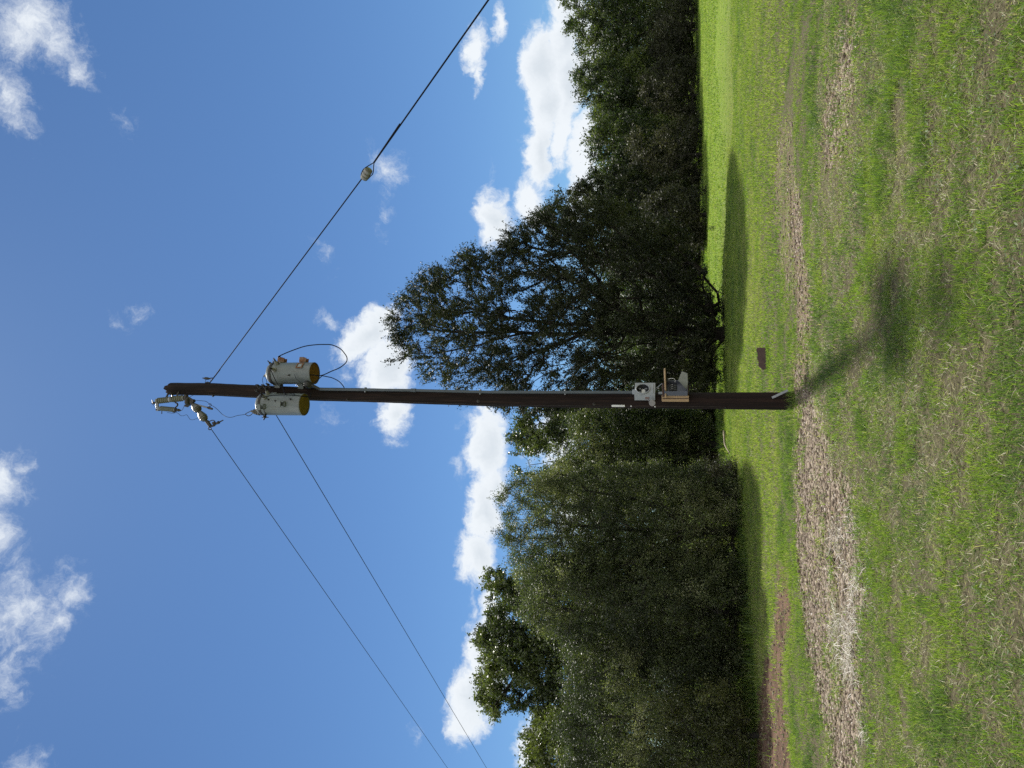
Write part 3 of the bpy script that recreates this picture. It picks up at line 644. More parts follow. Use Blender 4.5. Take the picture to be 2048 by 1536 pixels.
tree('oak_tree', 'leafy oak behind the pole between the big forked tree and the pale shrubs', 'tree',
     [(1062, 800), (1030, 832), (1022, 868), (1034, 905), (1018, 928), (1048, 962), (1110, 985), (1200, 980), (1300, 940), (1330, 860), (1250, 800), (1150, 780)],
     38, 2.6, at(1420, 870, 38), [[(1330, 870), (1200, 872), (1100, 880)], [(1200, 872), (1120, 920), (1060, 930)], [(1180, 872), (1080, 845)]],
     560, 110, 0.15, 0.46, 'leaf_oak', 0.008, edge=14, tsh=.1, gap=0.40, gscale=40, ntw=6)
tree('oak_tree', 'tall oak with a ragged leaning crown at far left above the shrubs', 'tree',
     [(985, 1142), (962, 1172), (966, 1205), (985, 1240), (955, 1268), (948, 1310), (975, 1330), (950, 1352), (958, 1400), (992, 1446), (1010, 1405), (1032, 1424), (1056, 1412), (1080, 1450), (1200, 1470), (1290, 1400), (1290, 1200), (1150, 1110), (1030, 1150)],
     27, 2.8, at(1460, 1290, 27), [[(1350, 1290), (1200, 1280), (1100, 1270), (1010, 1290)], [(1100, 1270), (1040, 1340), (985, 1420)], [(1130, 1272), (1050, 1200), (990, 1170)]],
     1300, 110, 0.115, 0.32, 'leaf_oak', 0.0075, edge=12, tsh=.06, gap=0.26, gscale=30, ntw=6)
tree('oak_tree', 'shorter oak at the left edge of the field beyond the taller ragged oak', 'tree',
     [(1062, 1440), (1052, 1478), (1060, 1520), (1050, 1560), (1070, 1640), (1250, 1660), (1320, 1560), (1250, 1440), (1150, 1400), (1090, 1418)],
     25, 2.4, at(1470, 1530, 25), [[(1350, 1530), (1200, 1530), (1100, 1520)], [(1200, 1530), (1120, 1480)]],
     640, 110, 0.12, 0.36, 'leaf_oak', 0.008, edge=14, tsh=.06, gap=0.3, gscale=34, ntw=6)

SH = 'small leaved shrubs along the left wood edge'
tree('leafy_shrub', 'pale speckled tree-like shrub right beside the pole', 'shrub',
     [(1140, 832), (1120, 875), (1085, 935), (1075, 985), (1120, 1020), (1250, 1030), (1380, 1010), (1430, 965), (1438, 900), (1432, 830), (1380, 800), (1250, 790), (1180, 800)],
     30, 1.8, at(1440, 890, 30), [[(1380, 890), (1270, 890), (1180, 900)], [(1350, 890), (1240, 950), (1150, 970)]],
     620, 150, 0.085, 0.42, 'leaf_small', 0.006, SH, 'pale_bark', tsh=.12, gap=0.22, gscale=40, ntw=8)
tree('leafy_shrub', 'tall dense shrub with spiky twigs sticking up past its top', 'shrub',
     [(1030, 960), (984, 985), (1010, 1012), (984, 1040), (1012, 1052), (990, 1078), (1020, 1100), (1024, 1150), (1060, 1190), (1200, 1200), (1380, 1195), (1500, 1180), (1496, 1050), (1478, 960), (1400, 930), (1300, 930), (1200, 925), (1100, 940)],
     19.5, 1.9, at(1492, 1060, 19.5), [[(1400, 1062), (1270, 1060), (1150, 1050), (1080, 1040)], [(1380, 1060), (1250, 1120), (1130, 1130)], [(1390, 1060), (1280, 1000), (1170, 980)]],
     1200, 170, 0.050, 0.30, 'leaf_small', 0.0045, SH, 'pale_bark', edge=14, gap=0.08, gscale=40, ntw=9, spiky=1.3)
tree('leafy_shrub', 'tall dense shrub in front of the ragged oak', 'shrub',
     [(1042, 1130), (1046, 1190), (1040, 1230), (1075, 1262), (1130, 1290), (1160, 1350), (1300, 1360), (1500, 1350), (1506, 1230), (1500, 1130), (1380, 1100), (1250, 1100), (1120, 1105)],
     18, 1.8, at(1504, 1230, 18), [[(1410, 1230), (1280, 1225), (1150, 1220), (1090, 1215)], [(1390, 1228), (1270, 1290), (1180, 1310)], [(1390, 1228), (1270, 1160)]],
     1000, 170, 0.048, 0.30, 'leaf_small', 0.0045, SH, 'pale_bark', edge=14, tsh=-.05, gap=0.08, gscale=40, ntw=9)
tree('leafy_shrub', 'dense shrub at the left edge of the field below the shorter oak', 'shrub',
     [(1150, 1290), (1118, 1340), (1132, 1390), (1108, 1440), (1128, 1500), (1120, 1640), (1300, 1700), (1512, 1700), (1508, 1500), (1506, 1300), (1400, 1270), (1260, 1275)],
     17, 1.8, at(1508, 1440, 17), [[(1420, 1440), (1300, 1440), (1180, 1430)], [(1400, 1440), (1290, 1530)], [(1400, 1440), (1280, 1350)]],
     1000, 165, 0.048, 0.30, 'leaf_small', 0.0045, SH, 'pale_bark', edge=14, tsh=.03, gap=0.1, gscale=40, ntw=9)
tree('leafy_shrub', 'low yellow green bush at the foot of the left edge shrubs', 'shrub',
     [(1335, 1390), (1308, 1430), (1330, 1480), (1345, 1560), (1400, 1620), (1514, 1620), (1510, 1500), (1500, 1420), (1460, 1370), (1390, 1362)],
     15.6, 0.9, at(1514, 1470, 15.6), [[(1460, 1470), (1400, 1460)], [(1470, 1470), (1410, 1520)]],
     230, 130, 0.045, 0.28, 'leaf_yellow', 0.004, SH, 'pale_bark', gap=0.3, gscale=30, ntw=8)

RW = 'trees along the far right wood edge'
tree('field_tree', 'tall rounded tree at the far right end of the wood', 'tree',
     [(1124, -60), (1118, -10), (1124, 40), (1130, 66), (1146, 80), (1150, 110), (1166, 140), (1250, 165), (1392, 160), (1390, -60), (1260, -110), (1170, -110)],
     64, 4.5, at(1394, 50, 64), [[(1340, 50), (1250, 45), (1180, 40)], [(1320, 50), (1230, 100)]], 640, 90, 0.22, 0.75, 'leaf_far', 0.012, RW, edge=14, tsh=.02, gap=0.2, gscale=26, ntw=6)
tree('field_tree', 'tree with a bright shaggy top second from the far right end', 'tree',
     [(1168, 128), (1146, 148), (1150, 172), (1156, 196), (1178, 206), (1190, 245), (1225, 275), (1398, 275), (1396, 120), (1260, 105)],
     60, 4.0, at(1398, 195, 60), [[(1340, 195), (1260, 190), (1190, 180)], [(1330, 195), (1240, 240)]], 560, 90, 0.21, 0.7, 'leaf_far', 0.011, RW, edge=14, tsh=.10, gap=0.2, gscale=26, ntw=6)
tree('field_tree', 'shorter tree with a drooping dull crown in the middle of the right wood', 'tree',
     [(1192, 236), (1172, 272), (1170, 300), (1182, 320), (1200, 330), (1178, 356), (1202, 376), (1262, 400), (1402, 410), (1400, 250), (1300, 225), (1230, 222)],
     54, 3.4, at(1402, 310, 54), [[(1350, 310), (1270, 305), (1200, 300)], [(1330, 310), (1250, 350)]], 520, 90, 0.19, 0.62, 'leaf_far', 0.010, RW, edge=14, tsh=-.02, gap=0.2, gscale=26, ntw=6)
BR = 'dull brush under the right wood edge'
for k, (px, py, hw, top, Y, lb) in enumerate(((1396, 60, 90, 1300, 59, 'dull green brush at the foot of the far right end tree'), (1400, 190, 80, 1285, 55, 'dull feathery bush under the bright shaggy tree'),
                                             (1403, 310, 80, 1262, 49, 'wispy grey green bush under the drooping dull tree'), (1410, 430, 70, 1300, 42, 'twiggy brown bush beside the dark spreading tree'))):
    tree('brush_shrub', lb, 'shrub', [(top, py - hw * .5), (top - 12, py), (top + 6, py + hw * .6), (px - 50, py + hw), (px, py + hw * .9), (px, py - hw), (px - 60, py - hw * .9)],
         Y, 2.0, at(px, py, Y), [[(px - 30, py), (px - 60, py + 4)]], 200, 80, 0.15, 0.6, 'leaf_dull', 0.009, BR, 'pale_bark', gap=0.25, gscale=24, ntw=6)
UB = 'dark undergrowth bushes at the wood edge'
for k, (px, py, hw, top, Y, lb) in enumerate(((1406, 560, 60, 1310, 47, 'dark undergrowth bush right of the big forked trunk'), (1436, 735, 60, 1320, 32.5, 'dark undergrowth bush between the big forked trunk and the pole'),
                                             (1436, 860, 70, 1340, 33, 'dark undergrowth bush behind the pale shrub beside the pole'), (1476, 975, 45, 1390, 21, 'dark low bush at the foot of the spiky shrub'))):
    tree('undergrowth_bush', lb, 'shrub', [(top, py - hw * .5), (top - 12, py), (top + 6, py + hw * .6), (px - 40, py + hw), (px, py + hw * .9), (px, py - hw), (px - 50, py - hw * .9)],
         Y, 1.2, at(px, py, Y), [[(px - 30, py), (px - 60, py + 4)]], 190, 90, 0.085 if Y > 25 else .055, 0.4, 'leaf_dull', 0.006, UB, 'pale_bark', gap=0.25, gscale=24, ntw=6)

# the wood behind, one mass of leaves and stems
def wood():
    C = []; S = []; SE = []
    for (y0, y1, Ya, Yb, h0, h1, n) in ((-260, 420, 69, 90, 7.0, 12.0, 2000), (380, 720, 54, 72, 5, 10.0, 1300), (600, 1000, 39, 52, 3, 6.6, 900), (850, 1330, 29, 40, 3.8, 6.8, 1700), (1250, 1900, 22, 34, 3.2, 5.8, 1700)):
        py = rng.uniform(y0, y1, n); YY = rng.uniform(Ya, Yb, n); x = (768 - py) / F * YY * 0.985
        top = h0 + (h1 - h0) * fbm(x * .25, YY * .25, 301, 3); z = 0.1 + rng.uniform(0, 1, n) ** .75 * top
        c = np.stack([x, YY, z], -1); C.append((c, np.full(n, YY.mean())))
        ns = 60; a = np.stack([x[:ns], YY[:ns], np.zeros(ns) - .1], -1); S.append(a); SE.append(a + np.stack([rng.normal(0, .5, ns), rng.normal(0, .5, ns), top[:ns] * .9], -1))
    vs = []; ts = []
    for c, yy in C:
        s = yy[0]; per = 70; cc = np.repeat(c, per, 0) + rng.normal(0, .62, (len(c) * per, 3)) * np.array([1, 1, .8]); cc[:, 2] = np.maximum(cc[:, 2], .03)
        v, f = leaves(cc, rng.normal(0, 1, cc.shape), 0.0034 * s); vs.append(v); ts.append(np.clip(np.repeat(rng.normal(.35, .15, len(c)), per) + rng.normal(0, .15, len(cc)), 0, 1))
    v = np.concatenate(vs); n = len(v) // 4
    o = mesh_np('woodland', v, np.arange(4 * n).reshape(n, 4), None, M['leaf_far'], attrs={'tint': np.repeat(np.concatenate(ts), 4)})
    tag(o, 'deep shady woodland closing the field behind the front trees', 'woodland', kind='stuff')
    a = np.concatenate(S); b = np.concatenate(SE); v, f = frusta(a, b, np.full(len(a), .07), np.full(len(a), .02), 5)
    o2 = mesh_np('woodland_stems', v, f, None, M['bark'], o)
wood()

# small things on the lawn
def pl(pts, Y): return [V(PY(np.array(float(a)), np.array(float(b)), Y)) for a, b in pts]
q = g3(1528, 714)
def gpt(x, y, z=0.0):
    t = G(np.array(float(x)), np.array(float(y))); return Vector((t[0], t[1], float(zg(t[0:1], t[1:2])[0]) + z))
mb = MB(); A = gpt(1536, 696); B = gpt(1538, 738)
ax = (B - A).normalized(); upv = Vector((0, 0.35, 1)).normalized(); nn = ax.cross(upv)
ring = 7
prof = [(0, .17), (.12, .19), (.3, .165), (.5, .175), (.7, .15), (.88, .155), (1, .10)]
vs = []; fs = []
for (t, h) in prof:
    p0 = A + (B - A) * t
    for (hh, dd) in ((-.05, .03), (h, .026), (h, -.026), (-.05, -.03)): vs.append(p0 + upv * hh + nn * dd)
for i in range(len(prof) - 1):
    for k in range(4): a = i * 4 + k; b = i * 4 + (k + 1) % 4; fs.append((a, b, b + 4, a + 4))
fs += [(3, 2, 1, 0), tuple(4 * (len(prof) - 1) + k for k in range(4))]
mb.add(vs, fs)
tag(mb.build('broken_board', M['old_board']), 'broken dark brown board standing on edge in the lawn right of the pole', 'board')

root = g3(1431, 457); sp = empty('sapling', root, 'tiny dark sapling alone on the bright strip before the dark spreading tree', 'sapling')
mb = MB(); r0 = V(root); tip = r0 + Vector((.05, 0, .62)); mb.tube([r0, r0 + Vector((.04, 0, .3)), tip], [.012, .009, .004], 6)
br = []
for k in range(9):
    z = .18 + .05 * k; a = k * 2.4; s = r0 + Vector((.04, 0, z)); e = s + Vector((math.cos(a) * .16, math.sin(a) * .16, .06)); mb.tube([s, e], [.005, .002], 4); br.append(e)
mb.build('stem', M['bark'], sp); sp.scale = (.5, .5, .5)
c = np.repeat(np.array([b[:] for b in br] + [tip[:]]), 16, 0) + rng.normal(0, .055, (160, 3)); v, f = leaves(c, rng.normal(0, 1, c.shape), .085)
mesh_np('foliage', v - root, f, None, M['leaf_cedar'], sp, attrs={'tint': rng.uniform(0, 1, 640)})

mb = MB(); mb.tube(spline([gpt(1452, 862, .05), gpt(1455, 875, .10), gpt(1457, 890, .10), gpt(1461, 908, .04)], 4), [.035, .04, .04, .035, .032, .03, .03, .03, .028, .025, .02, .016, .01], 7)
tag(mb.build('fallen_branch', M['dry_stick'], smooth=True), 'bleached fallen branch lying on the bright strip left of the pole', 'branch')
mb = MB(); mb.tube(spline([gpt(1452, 905, .3), gpt(1450, 925, .5), gpt(1446, 950, .8)], 4), .018, 6)

# ------------------------------------------------------------------ pole
Y0 = 11.0
PC = [(330, 777.5, .104), (420, 778.5, .106), (520, 783.5, .108), (620, 788, .110), (760, 791, .112), (985, 798.5, .115), (1240, 800.5, .119), (1400, 801.5, .123), (1586, 802, .130)]
def pole_c(v):                 # pole centre at photo height v
    return V(PY(np.array(float(v)), np.array(float(np.interp(v, [a for a, _, _ in PC], [b for _, b, _ in PC]))), Y0))
def PP(x, y, dy=0.0): return V(PY(np.array(float(x)), np.array(float(y)), Y0 + dy))
base = pole_c(1586); base.z = -0.08
pole = empty('utility_pole', base, 'tall weathered brown wooden utility pole standing in the field', 'utility pole')
n = 28; vs = []; fs = []; vv = list(np.linspace(1586, 342, 90))
for i, v in enumerate(vv):
    c = pole_c(v); r = float(np.interp(v, [a for a, _, _ in PC], [r for _, _, r in PC]))
    if i == 0: c.z = -.08
    for k in range(n):
        a = 2 * math.pi * k / n
        rk = r * (1 + .035 * (vnoise(np.array([k * .55]), np.array([i * .13]), 3)[0] - .5) * 2 + .03 * (random.random() - .5))
        vs.append(c + Vector((math.cos(a), math.sin(a), 0)) * rk)
for i in range(len(vv) - 1):
    for k in range(n): a = i * n + k; b = i * n + (k + 1) % n; fs.append((a, b, b + n, a + n))
tc_ = len(vs); top = pole_c(339); m_ = len(vv) - 1
for k in range(n):             # split, weathered chamfered end
    a = 2 * math.pi * k / n; vs.append(top + Vector((math.cos(a) * .078, math.sin(a) * .078, .03 * random.random() + (.03 if k % 7 < 4 else -.02))))
for k in range(n): fs.append((m_ * n + k, m_ * n + (k + 1) % n, tc_ + (k + 1) % n, tc_ + k))
fs.append(tuple(tc_ + k for k in range(n)))
MB().add(vs, fs).build('shaft', M['pole'], pole, smooth=True)
for v, a in  ((430, 3.6), (700, 4.0), (960, 4.4), (1190, 4.2), (1450, 3.9)):
    c = pole_c(v); d = Vector((math.cos(a), math.sin(a), 0)); MB().lathe(c + d * .095, d, [(0, .026), (.022, .026), (.023, .014), (.042, .014)], 10).build('bolt', M['dark_metal'], pole)
# bare ground wire down the pole's left face
mb = MB(); mb.tube([pole_c(v) + Vector((-.085, -.085, 0)) * 1.0 for v in np.linspace(420, 1580, 40)], .0035, 5)
mb.build('ground_wire', M['dark_metal'], pole)

# conduit riser with couplings, on the pole's right front
def cond(v): return PP(v, float(np.interp(v, [622, 827, 985, 1265], [773.5 + 5, 780.5, 784.2, 784.6])), -.135)
cr_ = empty('conduit_riser', cond(1265), 'grey conduit running up the right side of the pole', 'conduit')
MB().tube([cond(v) for v in np.linspace(1266, 640, 30)], .022, 12).build('pipe', M['conduit'], cr_, smooth=True)
for v in (827,): MB().tube([cond(v - 5), cond(v + 5)], .030, 12).build('coupling', M['conduit'], cr_, smooth=True)
for v in (730, 960, 1130):
    mb = MB(); c = cond(v); mb.box(c + Vector((0, .02, 0)), (1, 0, 0), (0, 1, 0), (0, 0, 1), .04, .028, .012, .004); mb.build('pipe_strap', M['steel'], cr_)
wh = MB(); c = PP(616, 769, -.17); wh.lathe(c + Vector((-.02, .02, -.075)), (.25, -.15, 1), [(0, .03), (.02, .045), (.05, .062), (.10, .066), (.13, .055), (.15, .02)], 16)
wh.tube([cond(640), c + Vector((0, 0, -.05))], .024, 10)
wh.build('weatherhead', M['black'], cr_, smooth=True)

# transformers
def transformer(cb, ct, rad, label, bottom, face):
    """cb, ct: bottom and top centre of the tank"""
    t = empty('transformer', cb, label, 'transformer', 'pole mounted transformers')
    ax = (ct - cb); H = ax.length; ax.normalize()
    MB().lathe(cb, ax, [(0.045, rad * .985), (.02, rad), (.0, rad * 1.0), (.003, rad * 1.012), (.03, rad * 1.012), (.034, rad), (H * .5, rad * 1.002), (H - .05, rad)], 40, False).build('tank', M['tank'], t, True)
    MB().lathe(cb, ax, [(.018, rad * .2), (.0178, rad * .99)], 40, True).build('tank_bottom', M[bottom], t, True)
    MB().lathe(ct, ax, [(-.07, rad), (-.068, rad * 1.045), (-.03, rad * 1.05), (-.028, rad * 1.0)], 40, False).build('clamp_band', M['dark_metal'], t, True)
    MB().lathe(ct, ax, [(-.027, rad * 1.03), (-.01, rad * 1.03), (.03, rad * .86), (.05, rad * .4), (.055, .02)], 40).build('lid', M['tank'], t, True)
    return t, ax, H
def lugplate(c, out, w, h, d, mat, t, name='bracket', rust=True):
    """U shaped hanger lug standing off the tank"""
    out = out.normalized(); side = Vector((0, 0, 1)).cross(out).normalized(); u = Vector((0, 0, 1)); mb = MB()
    mb.box(c + out * .008, side, out, u, w, .008, h, .003)
    for s in (-1, 1): mb.box(c + out * (d / 2 + .016) + side * (s * (w - .008)), side, out, u, .007, d / 2, h, .002)
    mb.box(c + out * (d + .02) + u * (h * .35), side, out, u, w, .007, h * .62, .002)
    return mb.build(name, M[mat], t)
b2 = PP(609, 810, -.34); t2 = PP(524, 808, -.34)
b1 = PP(629.5, 746.5, -.06); t1 = PP(545, 742, -.06); 
R2 = .176; R1 = .180
b2.x = (b2.x + t2.x) / 2; t2.x = b2.x; b1.x += .0; t1.x = b1.x
T2, ax2, H2 = transformer(b2, t2, R2, 'grey transformer tank with a clean yellow bottom and a tall bushing, left on the pole', 'yellow_bottom', 0)
T1, ax1, H1 = transformer(b1, t1, R1, 'grey transformer tank with a rusty orange bottom and rusty lugs, right on the pole', 'rusty_bottom', 0)
def onT(c, r, h, a):           # point on a tank: height h, angle a (0 = +X, -90 = towards the camera)
    d = Vector((math.cos(a), math.sin(a), 0)); return c + Vector((0, 0, h)) + d * r, d
for h, a, nm in ((.30, math.radians(-95), 'bracket'), (.66, math.radians(-108), 'bracket')):
    p_, d_ = onT(b2, R2, h, a + .15); lugplate(p_, d_, .045, .065, .05, 'tank', T2)
for h in (.22, .62):
    p_, d_ = onT(b1, R1, h, math.radians(12)); lugplate(p_, d_, .05, .062, .06, 'rust', T1)
p_, d_ = onT(b1, R1, .20, math.radians(-45)); side = Vector((0, 0, 1)).cross(d_)
mb = MB(); 
for (o, hw, hh) in ((Vector((0, 0, .05)), .06, .010), (Vector((0, 0, -.05)), .06, .010)): mb.box(p_ + d_ * .004 + o, side, d_, (0, 0, 1), hw, .006, hh, .002)
for s in (-1, 1): mb.box(p_ + d_ * .003 + side * (.05 * s), side, d_, (0, 0, 1), .010, .006, .0405, .002)
mb.build('rusty_frame', M['rust'], T1)
p_, d_ = onT(b1, R1, .20, math.radians(-45)); mb = MB(); mb.box(p_ - d_ * .001, side, d_, (0, 0, 1), .034, .005, .034, .002); mb.build('name_plate', M['box_white'], T1)
p_, d_ = onT(b2, R2, .30, math.radians(-128))
for (h, a) in ((.55, -62), (.42, -70), (.16, -60)):
    p_, d_ = onT(b2, R2, h, math.radians(a)); MB().lathe(p_ - d_ * .005, d_, [(0, .014), (.018, .014), (.019, .008), (.035, .008)], 8).build('bolt', M['dark_metal'], T2)
for (h, a) in ((.36, -100), (.60, -32), (.70, 20)):
    p_, d_ = onT(b1, R1, h, math.radians(a)); MB().lathe(p_ - d_ * .005, d_, [(0, .014), (.018, .014), (.019, .008), (.05, .008)], 8).build('bolt', M['dark_metal'], T1)
# lugs and mounting arms from tank to pole
def arm(T, c, r, h, v_name='mounting_arm'):
    a = c + Vector((0, 0, h)); pc = Vector((base.x, Y0, a.z))
    # pole centre at that height
    zs = [pole_c(v).z for v in (620, 520, 420)]; best = min(np.linspace(300, 760, 231), key=lambda v: abs(pole_c(v).z - a.z)); pc = pole_c(best)
    d = (pc - a); d.z = 0; ln = d.length; d.normalize(); s = Vector((0, 0, 1)).cross(d); mb = MB()
    for q in (-1, 1): mb.box(a + d * ((r + ln - .10) / 2) + s * (.05 * q), d, s, (0, 0, 1), max(.02, (ln - .10 - r) / 2 + .012), .008, .05, .003)
    mb.box(a + d * (r + .006), d, s, (0, 0, 1), .007, .075, .07, .003)
    mb.build(v_name, M['tank'], T)
for h in (.25, .68): arm(T1, b1, R1, h); arm(T2, b2, R2, h)
# low voltage spouts on each tank
def spout(T, c, r, h, a, L=.07):
    p_, d_ = onT(c, r, h, math.radians(a)); d2 = (d_ + Vector((0, 0, .25))).normalized()
    MB().lathe(p_ - d_ * .01, d2, [(0, .042), (.02, .042), (.022, .030), (.045, .030), (.047, .024), (L, .022)], 14).build('low_voltage_bushing', M['porcelain'], T, True)
    e = p_ + d2 * L
    MB().lathe(e - d2 * .005, d2, [(0, .016), (.03, .016), (.032, .010), (.055, .010)], 10).build('terminal', M['dark_metal'], T, True)
    return e + d2 * .04
s2a = spout(T2, b2, R2, H2 - .14, -50); s2b = spout(T2, b2, R2, H2 - .14, -18)
s1a = spout(T1, b1, R1, H1 - .14, 8); s1b = spout(T1, b1, R1, H1 - .14, -32); s1c = spout(T1, b1, R1, H1 - .14, -72)
for k in range(-2, 3):
    p_, d_ = onT(b2, R2, H2 - .13, math.radians(-118 + 9 * k)); MB().lathe(p_ - d_ * .004, d_, [(0, .008), (.012, .008)], 8).build('rivet', M['dark_metal'], T2)
mb = MB(); p_, d_ = onT(b2, R2, H2 - .12, math.radians(-150)); mb.lathe(p_ - d_ * .01, d_, [(0, .018), (.05, .018), (.052, .03), (.075, .03), (.077, .012), (.12, .010)], 10)
mb.tube([p_ + d_ * .06 + Vector((0, 0, .05)), p_ + d_ * .06 - Vector((0, 0, .07))], .007, 6); mb.build('drain_valve', M['dark_metal'], T2)
# high voltage bushings on the lids
hb = PP(517, 824, -.34); ht = PP(499, 822, -.34); hax = (ht - hb)
MB().lathe(hb - hax.normalized() * .03, hax, [(0, .055), (.03, .055), (.045, .040), (.05, .052), (.065, .050), (.07, .034), (.08, .046), (.095, .044), (.10, .028), (.112, .038), (.125, .034), (.13, .018), (.17, .016)], 18).build('high_voltage_bushing', M['brown_porcelain'], T2, True)
e_ = ht
MB().tube(spline([PP(500, 823, -.34), PP(496, 825, -.34), PP(491, 828, -.34), PP(494, 831, -.34), PP(499, 831.5, -.34), PP(505, 827, -.34)], 5), .006, 6).build('wildlife_clip', M['dark_metal'], T2)
hb1 = PP(540, 749, -.06); ht1 = PP(527, 752, -.06); hx = ht1 - hb1
MB().lathe(hb1, hx, [(0, .05), (.03, .048), (.045, .03), (.05, .042), (.07, .038), (.075, .024), (.11, .018)], 16).build('high_voltage_bushing', M['porcelain'], T1, True)
for (a, z) in ((-20, 0), (20, .01), (60, .0), (110, 0)):
    p_, d_ = onT(b1, R1 * .95, H1 + .0, math.radians(a)); MB().lathe(p_, (d_ + Vector((0, 0, .8))), [(0, .02), (.03, .02), (.032, .01), (.07, .009)], 8).build('lid_fitting', M['dark_metal'], T1)

# cables round the transformers
CG = 'black cables looping between the transformers and the weatherhead'
def cable(pts, r, label, nm='cable', mat='cable', n=8, grp=None):
    mb = MB(); mb.tube(spline(pts, n), r, 7); return tag(mb.build(nm, M[mat], None, True), label, 'cable', grp)
d1_ = -.12
cable([s1a] + [PP(a, b, d1_) for a, b in ((557, 713), (572, 706), (590, 699), (610, 692.5), (632, 689.5), (650, 689), (664, 690), (680, 697), (690, 708), (694, 716), (692, 725), (680, 735), (664, 742), (642, 751))] + [PP(620, 750, -.20), PP(615.5, 757, -.2), PP(617, 766, -.17)], .0085, 'thick black cable in a wide loop right of the rusty transformer', grp=CG)
cable([PP(642, 751, d1_), PP(655, 753.5, d1_), PP(665, 756, d1_), PP(678, 763, d1_), PP(687, 773, d1_), PP(689.5, 781, d1_)], .0075, 'short black cable curving down into the conduit', grp=CG)
cable([PP(644, 752, d1_), PP(634, 761, -.18), PP(626, 767, -.18), PP(618, 769, -.17)], .007, 'black cable crossing the rusty tank bottom to the weatherhead', grp=CG)
cable([s2a, PP(525, 794.5, -.56), PP(540, 791.5, -.56), PP(560, 790, -.56), PP(585, 790.5, -.55), PP(605, 792.5, -.48), PP(620, 794, -.30), PP(622, 786, -.2)], .0075, 'black cable hugging the front of the yellow bottomed transformer', grp=CG)
cable([s1c, PP(555, 768, -.25), PP(564, 774, -.3), PP(569, 786, -.5), PP(576, 790, -.54), PP(590, 789.5, -.52)], .0065, 'black cable dropping between the two transformer tanks', grp=CG)
cable([PP(589, 749, -.27), PP(593, 758, -.26), PP(600, 764, -.24), PP(607, 772, -.2)], .004, 'thin wire drooping across the rusty transformer tank', 'cable', 'wire')
cable([PP(527, 752, -.06), PP(525, 760, -.1), PP(527, 770, -.12), PP(528, 776, -.13)], .004, 'thin lead from the rusty transformer bushing to the pole', 'cable', 'wire')
cable([PP(529, 752, -.06), PP(533, 760, -.1), PP(534, 770, -.12), PP(540, 775, -.13)], .004, 'second thin lead from the rusty transformer lid to the pole', 'cable', 'wire')
# clamps on the pole behind the tanks
cl = empty('wire_clamp_rack', PP(532, 778, -.13), 'cluster of dark wire clamps on the pole above the tanks', 'clamp')
for (a, b) in ((520, 772), (524, 777), (531, 772), (536, 778), (540, 770), (518, 783), (545, 775)):
    c = PP(a, b, -.13); mb = MB(); mb.lathe(c - Vector((0, .02, 0)), (0.3, -1, .2), [(0, .012), (.02, .02), (.05, .02), (.052, .009), (.085, .009)], 8); mb.tube([c + Vector((0, .05, 0)), c + Vector((.01, -.03, .05))], .006, 5); mb.build('clamp', M['dark_metal'], cl)

# ------------------------------------------------------------------ pole top gear
dz = -.16
def ribbed(mb, p0, p1, r, n, core=.62, cap=.02):
    ax = p1 - p0; H = ax.length; prof = [(0, r * .75), (cap, r * .75)]
    for k in range(n):
        a = cap + (H - 2 * cap) * k / n; s = (H - 2 * cap) / n
        prof += [(a + s * .05, r * core), (a + s * .25, r * core), (a + s * .48, r), (a + s * .62, r), (a + s * .95, r * core)]
    prof += [(H - cap, r * .75), (H, r * .75)]
    mb.lathe(p0, ax, prof, 18)
fc = empty('fuse_cutout', PP(372, 801, dz), 'ribbed grey fuse cutout with a hanging fuse tube at the pole top', 'fuse cutout')
mb = MB(); ribbed(mb, PP(313, 802, dz), PP(340, 799, dz), .053, 6); mb.build('insulator', M['porcelain'], fc, True)
mb = MB(); ribbed(mb, PP(342, 798.8, dz), PP(368, 796, dz), .055, 6); mb.build('insulator', M['porcelain'], fc, True)
mb = MB(); mb.tube([PP(339.5, 799, dz), PP(342.5, 798.7, dz)], .05, 14); mb.build('insulator_collar', M['steel'], fc, True)
mb = MB(); mb.box(PP(314.5, 812, dz), PP(314, 804, dz) - PP(315, 820, dz), (0, 1, 0), (0, 0, 1), .085, .012, .026, .004); mb.build('top_contact_arm', M['steel'], fc)
mb = MB(); mb.lathe(PP(315, 819, dz) + Vector((0, .02, -.03)), (0, -.2, 1), [(0, .026), (.06, .026)], 12); mb.build('contact_knob', M['dark_metal'], fc, True); mb = MB(); mb.tube([PP(311, 805.5, dz), PP(306, 806, dz)], .020, 8); mb.tube([PP(306, 806, dz), PP(304.5, 800, dz)], [.014, .006], 6); mb.tube([PP(303, 806, dz), PP(308, 811, dz)], .005, 5)
mb.build('terminal', M['dark_metal'], fc)
mb = MB(); c = PP(374, 801, dz)
mb.lathe(c + Vector((.045, 0, -.02)), (-1, -.2, .0), [(0, .035), (.03, .05), (.10, .045), (.12, .02)], 12)
mb.box(PP(371, 795, dz), (1, 0, -.4), (0, 1, 0), (.4, 0, 1), .05, .03, .03, .008); mb.box(PP(379, 801, dz), (.6, 0, 1), (0, 1, 0), (-1, 0, .6), .075, .026, .030, .008)
mb.tube([PP(369, 790, dz), PP(389, 803, dz)], [.016, .022], 8); mb.tube([PP(370, 811, dz), PP(375, 812.5, dz), PP(380, 808, dz)], .020, 8); mb.lathe(PP(386, 802, dz), (0, -1, 0), [(-.03, .03), (.03, .03)], 10)
mb.build('hinge', M['dark_metal'], fc)
mb = MB(); mb.tube([PP(385, 807, dz), PP(416, 815.5, dz)], .014, 10); mb.build('fuse_tube', M['steel'], fc, True)
mb = MB(); mb.tube([PP(415, 815, dz), PP(418, 816, dz), PP(425, 818, dz)], [.016, .024, .016], 8)
